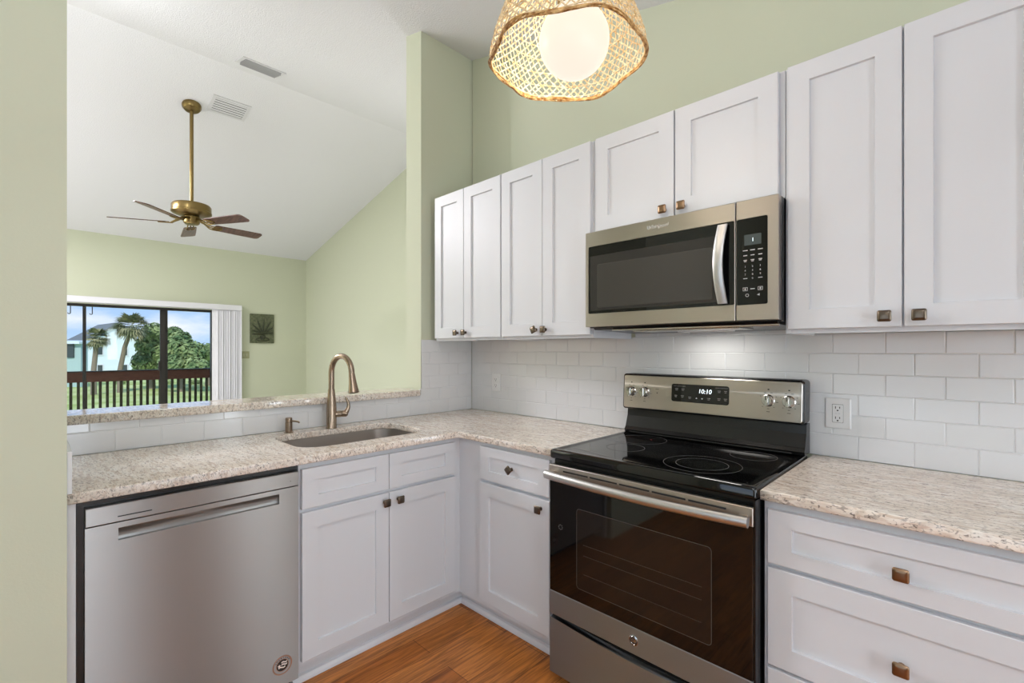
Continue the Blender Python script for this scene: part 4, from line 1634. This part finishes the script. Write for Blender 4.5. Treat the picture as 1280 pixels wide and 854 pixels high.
vb = thing('vertical_blinds', 'white vertical blinds stacked at the right of the sliding door', 'blinds', (XF + 0.05, 0.1, 0.05))
mb = MB()
mb.box(XF + 0.001, XF + 0.115, -2.75, 0.313, 1.955, 2.038, 0.006)
mb.build('valance', M['blind'], vb)
for k in range(11):
    y = -0.060 + k * 0.034
    mb = MB()
    rings = []
    ang = math.radians(62 + 8 * math.sin(k * 2.3))
    d = Vector((math.cos(ang), math.sin(ang), 0))
    nn = Vector((-d.y, d.x, 0))
    c = Vector((XF + 0.060, y, 0))
    sec = []
    for s in (-1, -0.5, 0, 0.5, 1):
        sec.append(c + d * 0.043 * s + nn * 0.005 * (1 - s * s))
    ring = sec + [p + nn * 0.0012 for p in reversed(sec)]
    mb.ringstrip([[p + Vector((0, 0, z)) for p in ring] for z in (0.05, 1.954)])
    mb.build('vane', M['blind'], vb)

pl = thing('wall_plaque', 'dark green relief plaque of a potted plant on the far wall', 'wall art', (XF, 0.648, 1.67))
P = lambda u, v, w: Vector((XF + 0.0015 + w, u, v))
mb = MB()
mb.ringstrip([[P(x, z, w) for x, z in rrect(0.458 + d, 0.838 - d, 1.425 + d, 1.920 - d, 0.008, 2)] for d, w in ((0, 0), (0, 0.018), (0.006, 0.022), (0.016, 0.022), (0.022, 0.014))])
pb = mb.build('panel', M['plaque'], pl)
mb = MB()
cxp, czp = 0.655, 1.555
for (ang, ln) in ((20, 0.24), (40, 0.27), (62, 0.28), (85, 0.29), (108, 0.28), (130, 0.28), (150, 0.24), (168, 0.20)):
    a = math.radians(ang)
    pts, rad = [], []
    for k in range(8):
        t = k / 7
        r = ln * t
        droop = -0.05 * t * t * abs(math.cos(a))
        pts.append(P(min(max(cxp + r * math.cos(a), 0.488), 0.81), min(czp + 0.02 + r * math.sin(a) + droop, 1.885), 0.018))
        rad.append(0.002 + 0.013 * math.sin(PI * min(1, t * 0.92 + 0.08)))
    mb.tube(pts, rad, 8)
mb.lathe([(0.03, 0), (0.04, 0.03), (0.045, 0.06), (0.03, 0.08)], (XF + 0.0155, cxp, 1.485), (0, 0, 1), 14)
mb.tube([P(cxp + 0.10 * math.cos(t), 1.490 + 0.028 * math.sin(t), 0.016) for t in [2 * PI * k / 24 for k in range(25)]], 0.010, 8)
mb.build('plant_relief', M['relief'], pb, True)

sw = thing('light_switch', 'olive light switch plate below the plaque beside the blinds', 'light switch', (XF, 0.39, 1.225))
mb = MB()
mb.ringstrip([[P(x, z, w) for x, z in rrect(0.328 + d, 0.452 - d, 1.167 + d, 1.287 - d, 0.006, 3)] for d, w in ((0, 0), (0, 0.004), (0.005, 0.007))])
sp_ = mb.build('cover_plate', M['switch'], sw)
for y in (0.367, 0.413):
    mb = MB()
    mb.box(XF + 0.008, XF + 0.016, y - 0.012, y + 0.012, 1.203, 1.251, 0.003)
    mb.build('rocker', mat('pale_switch_rocker', srgb(176, 174, 146), 0.4), sp_)

# ------------------------------------------------------------------ balcony
mb = MB()
mb.box(-7.85, XF - 0.151, -4.0, 1.6, -0.15, -0.02)
structure(mb.build('balcony_floor', M['redwood']))
mb = MB()
mb.box(-7.9, XF - 0.151, -4.0, 1.6, 2.16, 2.28)
structure(mb.build('balcony_ceiling', M['siding']))
rl = thing('balcony_railing', 'dark stained wooden railing along the balcony edge', 'railing', (-7.65, -0.8, -0.02))
mb = MB()
mb.box(-7.67, -7.63, -3.2, 0.9, 0.795, 0.955, 0.004)
mb.build('top_board', M['redwood'], rl)
mb = MB()
mb.box(-7.72, -7.60, -3.2, 0.9, 0.956, 0.972, 0.003)
mb.build('cap', M['darkframe'], rl)
mb = MB()
mb.box(-7.67, -7.63, -3.2, 0.9, 0.06, 0.14)
mb.build('bottom_rail', M['redwood'], rl)
k = 0
y = -3.15
while y < 0.88:
    mb = MB()
    mb.box(-7.705, -7.671, y - 0.018, y + 0.018, 0.07, 0.90)
    mb.build('baluster', M['balu'], rl)
    y += 0.0875
mb = MB()
mb.box(-7.74, -7.62, 0.9, 1.02, -0.02, 2.16)
po = mb.build('balcony_post', M['redwood'])
tag(po, 'dark wooden post at the right end of the balcony railing', 'post')
for i, (y, lab) in enumerate(((-1.708, 'black wire hook hanging from the balcony ceiling, left of the door bar'), (-1.475, 'black wire hook hanging from the balcony ceiling, right of the door bar'))):
    mb = MB()
    z0 = 2.159
    pts = [(-6.75, y, z0), (-6.75, y, 1.86)] + [(-6.75, y - 0.014 + 0.014 * math.cos(a), 1.845 + 0.016 * math.sin(-a)) for a in [PI * j / 6 for j in range(7)]]
    mb.tube(pts, 0.0055, 8)
    h = mb.build('wire_hook', M['slot'])
    tag(h, lab, 'hook', 'balcony ceiling hooks')

# ------------------------------------------------------------------ outdoors
GZ = -2.55
mb = MB()
mb.box(-160, -7.9, -90, 110, GZ - 0.3, GZ)
structure(mb.build('ground', M['lawn']))
CAMP = Vector(cam.location)
RV, FV = Vector((0.7169, 0.6972, 0)), Vector((-0.6972, 0.7169, 0))


def at(px, py, d):
    """world point seen at pixel (px, py) at depth d"""
    return CAMP + FV * d + RV * (d * (px - 640) / 586.26) + Vector((0, 0, -d * (py - 436.84) / 586.26))


# apartment building with a gable end facing the balcony
DB = 66.0
A, B = at(105, 440, DB), at(187, 440, DB + 6)
A.z = B.z = GZ
ub = (B - A).normalized()
nb = Vector((ub.y, -ub.x, 0))
if nb.dot(CAMP - A) < 0:
    nb = -nb
wB = (B - A).length
bg = thing('apartment_building', 'pale blue two-storey apartment building with gable end beyond the lawn', 'building', A)


def bp(u, z, w=0.0):
    return A + ub * u + Vector((0, 0, z - GZ)) + nb * w


zl, za, zr_ = at(105, 428, DB).z, at(152, 404, DB + 3).z, at(187, 444, DB + 6).z
ua = wB * 0.52
mb = MB()
mb.prism([bp(0, GZ), bp(wB, GZ), bp(wB, zr_ - 0.2), bp(ua, za - 0.2), bp(0, zl - 0.2)], -nb * 12)
wall = mb.build('gable_wall', M['siding'], bg)
mb = MB()
mb.prism([bp(-0.3, zl - 0.2, 0.4), bp(ua, za - 0.2, 0.4), bp(wB + 0.4, zr_ - 0.4, 0.4), bp(wB + 0.4, zr_, 0.4), bp(ua, za + 0.15, 0.4), bp(-0.3, zl + 0.15, 0.4)], -nb * 12.8)
mb.build('roof', M['roof'], bg)


def bwin(px, py, w, h):
    # intersect the pixel ray with the gable plane
    d = at(px, py, 1.0) - CAMP
    t = (A - CAMP).dot(nb) / d.dot(nb)
    c = CAMP + d * t
    mb = MB()
    for du0, du1, dz0, dz1 in ((-w / 2 - 0.12, w / 2 + 0.12, -h / 2 - 0.12, -h / 2), (-w / 2 - 0.12, w / 2 + 0.12, h / 2, h / 2 + 0.12), (-w / 2 - 0.12, -w / 2, -h / 2, h / 2), (w / 2, w / 2 + 0.12, -h / 2, h / 2)):
        mb.prism([c + ub * du0 + Vector((0, 0, dz0)) - nb * 0.02, c + ub * du1 + Vector((0, 0, dz0)) - nb * 0.02, c + ub * du1 + Vector((0, 0, dz1)) - nb * 0.02, c + ub * du0 + Vector((0, 0, dz1)) - nb * 0.02], nb * 0.12)
    f = mb.build('window', M['trim'], wall)
    mb = MB()
    mb.prism([c + ub * (-w / 2) + Vector((0, 0, -h / 2)) - nb * 0.02, c + ub * (w / 2) + Vector((0, 0, -h / 2)) - nb * 0.02, c + ub * (w / 2) + Vector((0, 0, h / 2)) - nb * 0.02, c + ub * (-w / 2) + Vector((0, 0, h / 2)) - nb * 0.02], nb * 0.05)
    mb.build('window_pane', M['winglass'], wall)


for q in ((125, 438.5), (156, 439.5), (125, 461.5), (156, 461)):
    bwin(q[0], q[1], 0.55, 1.15)

C2, D2 = at(60, 440, 48), at(101, 440, 48)
C2.z = D2.z = GZ
u2 = (D2 - C2).normalized()
n2 = Vector((u2.y, -u2.x, 0))
if n2.dot(CAMP - C2) < 0:
    n2 = -n2
b2 = thing('apartment_wing', 'grey teal apartment wing at the left edge of the door view', 'building', C2)
ht = at(100, 430, 48).z
w2 = (D2 - C2).length
mb = MB()
mb.prism([C2, D2, D2 + Vector((0, 0, ht - GZ)), C2 + Vector((0, 0, ht - GZ))], -n2 * 0.8)
mb.build('wall', M['siding2'], b2)
mb = MB()
mb.prism([C2 + Vector((0, 0, ht - GZ)) + n2 * 0.4, D2 + Vector((0, 0, ht - GZ)) + n2 * 0.4 + u2 * 0.2, D2 + Vector((0, 0, ht - GZ)) - n2 * 0.9 + u2 * 0.2 + Vector((0, 0, 0.12)), C2 + Vector((0, 0, ht - GZ)) - n2 * 0.9 + Vector((0, 0, 0.12))], Vector((0, 0, 0.25)))
mb.build('roof', M['siding'], b2)
mb = MB()
for (px, py) in ((88.5, 438.5),):
    c = at(px, py, 47.95)
    mb.prism([c + u2 * -0.35 + Vector((0, 0, -0.7)), c + u2 * 0.35 + Vector((0, 0, -0.7)), c + u2 * 0.35 + Vector((0, 0, 0.7)), c + u2 * -0.35 + Vector((0, 0, 0.7))], n2 * 0.08)
mb.build('window', M['winglass'], b2)


def leaf_quads(mb, c, rad, n, size, squash=(1, 1, 1)):
    for _ in range(n):
        while True:
            v = Vector((random.uniform(-1, 1), random.uniform(-1, 1), random.uniform(-1, 1)))
            if 0.25 < v.length < 1:
                break
        p = c + Vector((v.x * rad * squash[0], v.y * rad * squash[1], v.z * rad * squash[2]))
        nrm = (v + Vector((random.uniform(-0.6, 0.6), random.uniform(-0.6, 0.6), random.uniform(-0.2, 0.8)))).normalized()
        u = nrm.orthogonal().normalized()
        u = Matrix.Rotation(random.uniform(0, 6.28), 3, nrm) @ u
        w = nrm.cross(u)
        s = size * random.uniform(0.6, 1.3)
        mid = p + nrm * s * 0.12
        a, b, c_, d = p - u * s, p - w * s * 0.45 + mid - p, p + u * s, p + w * s * 0.45 + mid - p
        mb.poly([a, b, c_, d])


def broad_tree(label, blobs, base_px, d, size, n):
    t0 = at(base_px, 440, d)
    t0.z = GZ
    t = thing('broadleaf_tree', label, 'tree', t0, 'trees beyond the lawn')
    mb = MB()
    for (px, py, rpx) in blobs:
        leaf_quads(mb, at(px, py, d + random.uniform(-1.5, 1.5)), rpx * d / 586.0, int(n * (rpx / 14) ** 2), size, (1, 1, 0.9))
    mb.build('foliage', M['leaf'], t)
    mb = MB()
    top = at(blobs[0][0], blobs[0][1], d)
    top = t0.lerp(top, 0.55)
    mb.tube([t0, t0.lerp(top, 0.5) + Vector((0.2, 0, 0)), top], [0.30, 0.24, 0.12], 8)
    mb.build('trunk', M['bark'], t, True)
    return t


broad_tree('rounded green tree behind the leaning palm, left of the thick door bar', [(190, 432, 17), (183, 452, 15), (195, 416, 14), (203, 440, 14), (176, 462, 9), (199, 460, 14)], 190, 46, 0.24, 900)
broad_tree('bushy green tree filling the right door pane', [(221, 436, 17), (232, 450, 17), (217, 418, 11), (240, 440, 15), (214, 456, 14), (246, 458, 13), (226, 425, 12)], 226, 43, 0.24, 900)
broad_tree('smaller paler green tree at the right edge of the door glass', [(258, 440, 12), (262, 455, 13), (270, 446, 13), (253, 452, 9)], 260, 50, 0.24, 800)


def palm(label, crown, base, mid, d, nf, ln):
    b0 = at(base[0], base[1], d)
    foot = Vector((b0.x, b0.y, GZ))
    cr = at(crown[0], crown[1], d)
    m_ = at(mid[0], mid[1], d)
    t = thing('palm_tree', label, 'palm tree', foot, 'cabbage palms on the lawn')
    mb = MB()
    mb.tube([foot, foot.lerp(b0, 0.6), b0, m_, cr - Vector((0, 0, 0.3))], [0.22, 0.2, 0.19, 0.17, 0.17], 10)
    mb.build('trunk', M['bark'], t, True)
    mb = MB()
    for k in range(nf):
        az = random.uniform(0, 2 * PI)
        el = random.uniform(-0.9, 1.25)
        dr_ = Vector((math.cos(az) * math.cos(el), math.sin(az) * math.cos(el), math.sin(el)))
        side = dr_.cross(Vector((0, 0, 1)))
        side = side.normalized() if side.length > 0.05 else Vector((1, 0, 0))
        hub = cr + dr_ * ln * 0.45
        up = side.cross(dr_)
        for j in range(9):        # fan leaf: separate fingers
            a = (j - 4) * 0.30
            fd = (dr_ * math.cos(a) + side * math.sin(a)).normalized()
            l_ = ln * (0.62 - 0.05 * abs(j - 4)) * random.uniform(0.85, 1.1)
            tip = hub + fd * l_ + Vector((0, 0, -0.28 * l_))
            q = fd.cross(up).normalized() * 0.045 * ln
            mb.poly([hub, hub + fd * l_ * 0.5 + q, tip, hub + fd * l_ * 0.5 - q])
        mb.poly([cr, hub + side * 0.02, hub - side * 0.02])
    mb.build('fronds', M['frond'], t)
    return t


palm('shorter straight cabbage palm beside the thin door bar', (121, 423), (117, 464), (119.5, 440), 40, 64, 1.15)
palm('taller leaning cabbage palm in the middle of the door view', (164, 408), (150, 463), (156, 434), 42, 84, 1.55)
for i, (px, py, r, lab) in enumerate(((210, 478, 4, 'low dark shrub on the lawn seen between the balusters near the door bar'), (150, 476.5, 3.5, 'low dark shrub on the lawn below the leaning palm'), (243, 476, 4, 'low dark shrub on the lawn below the bushy tree'))):
    c = at(px, py, 52)
    c.z = GZ + 0.25
    mb = MB()
    leaf_quads(mb, c, r * 52 / 586.0, 120, 0.22, (1.6, 1.6, 0.7))
    o = mb.build('low_shrub', M['leaf'])
    tag(o, lab, 'shrub', 'shrubs on the lawn')

# ------------------------------------------------------------------ windows and door added behind the camera for light and reflections
w1 = bpy.data.objects.new('added_window_1', None)  # added; narrow so its bright band shows on the dishwasher
COL.objects.link(w1)
w1['kind'] = 'structure'
tag(w1, 'white framed window added behind the viewpoint for light and reflections', 'window')
mb = MB()
for (a0, a1, b0, b1) in ((-2.35, -1.55, 0.25, 0.30), (-2.35, -1.55, 2.0, 2.05), (-2.35, -2.31, 0.30, 2.0), (-1.59, -1.55, 0.30, 2.0)):
    mb.box(XE + 0.03, XE + 0.09, a0, a1, b0, b1)
mb.build('window_frame', M['trim'], w1)
mb = MB()
mb.box(XE + 0.055, XE + 0.060, -2.31, -1.59, 0.30, 2.0)
mb.build('window_pane', M['glass'], w1)
d2 = bpy.data.objects.new('added_door_2', None)  # added as the dark part of the dishwasher reflection
COL.objects.link(d2)
d2['kind'] = 'structure'
tag(d2, 'dark wooden door added behind the viewpoint as a dark reflection', 'door')
mb = MB()
mb.box(XE + 0.05, XE + 0.10, -1.40, -0.52, 0.005, 2.03)
for z0, z1 in ((0.25, 0.95), (1.10, 1.85)):
    for y0, y1 in ((-1.28, -1.0), (-0.92, -0.64)):
        mb.box(XE + 0.042, XE + 0.052, y0, y1, z0, z1, 0.004)
mb.build('door_leaf', M['blade'], d2)
mb = MB()
mb.lathe([(0.012, 0), (0.012, 0.03), (0.028, 0.04), (0.026, 0.06), (0.01, 0.065)], (XE + 0.05, -0.60, 1.0), (-1, 0, 0), 20)
mb.build('door_knob', M['brass'], d2, True)
w2_ = bpy.data.objects.new('added_window_2', None)  # added for the second bright band on the dishwasher
COL.objects.link(w2_)
w2_['kind'] = 'structure'
tag(w2_, 'narrow window added behind the viewpoint as a bright reflected band', 'window')
mb = MB()
for (a0, a1, b0, b1) in ((-0.42, -0.10, 0.0, 0.06), (-0.42, -0.10, 2.0, 2.05), (-0.42, -0.39, 0.06, 2.0), (-0.13, -0.10, 0.06, 2.0)):
    mb.box(XE + 0.03, XE + 0.09, a0, a1, b0, b1)
mb.build('window_frame', M['trim'], w2_)
mb = MB()
mb.box(XE + 0.055, XE + 0.060, -0.39, -0.13, 0.06, 2.0)
mb.build('window_pane', M['glass'], w2_)
mb = MB()
mb.box(XE + 0.151, 60, -60, 60, -0.30, -0.05)
structure(mb.build('walkway', M['bounce_grey']))

w3_ = bpy.data.objects.new('added_window_3', None)  # added to light the range side from the front
COL.objects.link(w3_)
w3_['kind'] = 'structure'
tag(w3_, 'wide white framed window added behind the viewpoint to light the range wall', 'window')
mb = MB()
for (a0, a1, b0, b1) in ((1.0, 3.6, 0.35, 0.40), (1.0, 3.6, 2.03, 2.08), (1.0, 1.05, 0.40, 2.03), (3.55, 3.6, 0.40, 2.03), (2.275, 2.325, 0.40, 2.03)):
    mb.box(a0, a1, YN - 0.09, YN - 0.03, b0, b1)
mb.build('window_frame', M['trim'], w3_)
mb = MB()
mb.box(1.05, 3.55, YN - 0.060, YN - 0.055, 0.40, 2.03)
mb.build('window_pane', M['glass'], w3_)


def window_fill(parent, loc, rot, sx_, sy_, energy):  # area light added at each unseen window as fill
    ld = bpy.data.lights.new('window_fill', 'AREA')
    ld.shape = 'RECTANGLE'
    ld.size, ld.size_y = sx_, sy_
    ld.energy = energy
    ld.color = FILL_TINT
    lo = bpy.data.objects.new('window_fill', ld)
    COL.objects.link(lo)
    lo.parent = parent
    lo.location = loc
    lo.rotation_euler = rot


window_fill(w1, (XE + 0.14, -1.95, 1.15), (PI / 2, 0, PI / 2), 0.70, 1.68, FILL_FRONT)
window_fill(w2_, (XE + 0.14, -0.26, 1.03), (PI / 2, 0, PI / 2), 0.26, 1.9, FILL_SIDE)
window_fill(w3_, (2.3, YN - 0.14, 1.215), (PI / 2, 0, 0), 2.5, 1.6, FILL_NEAR)
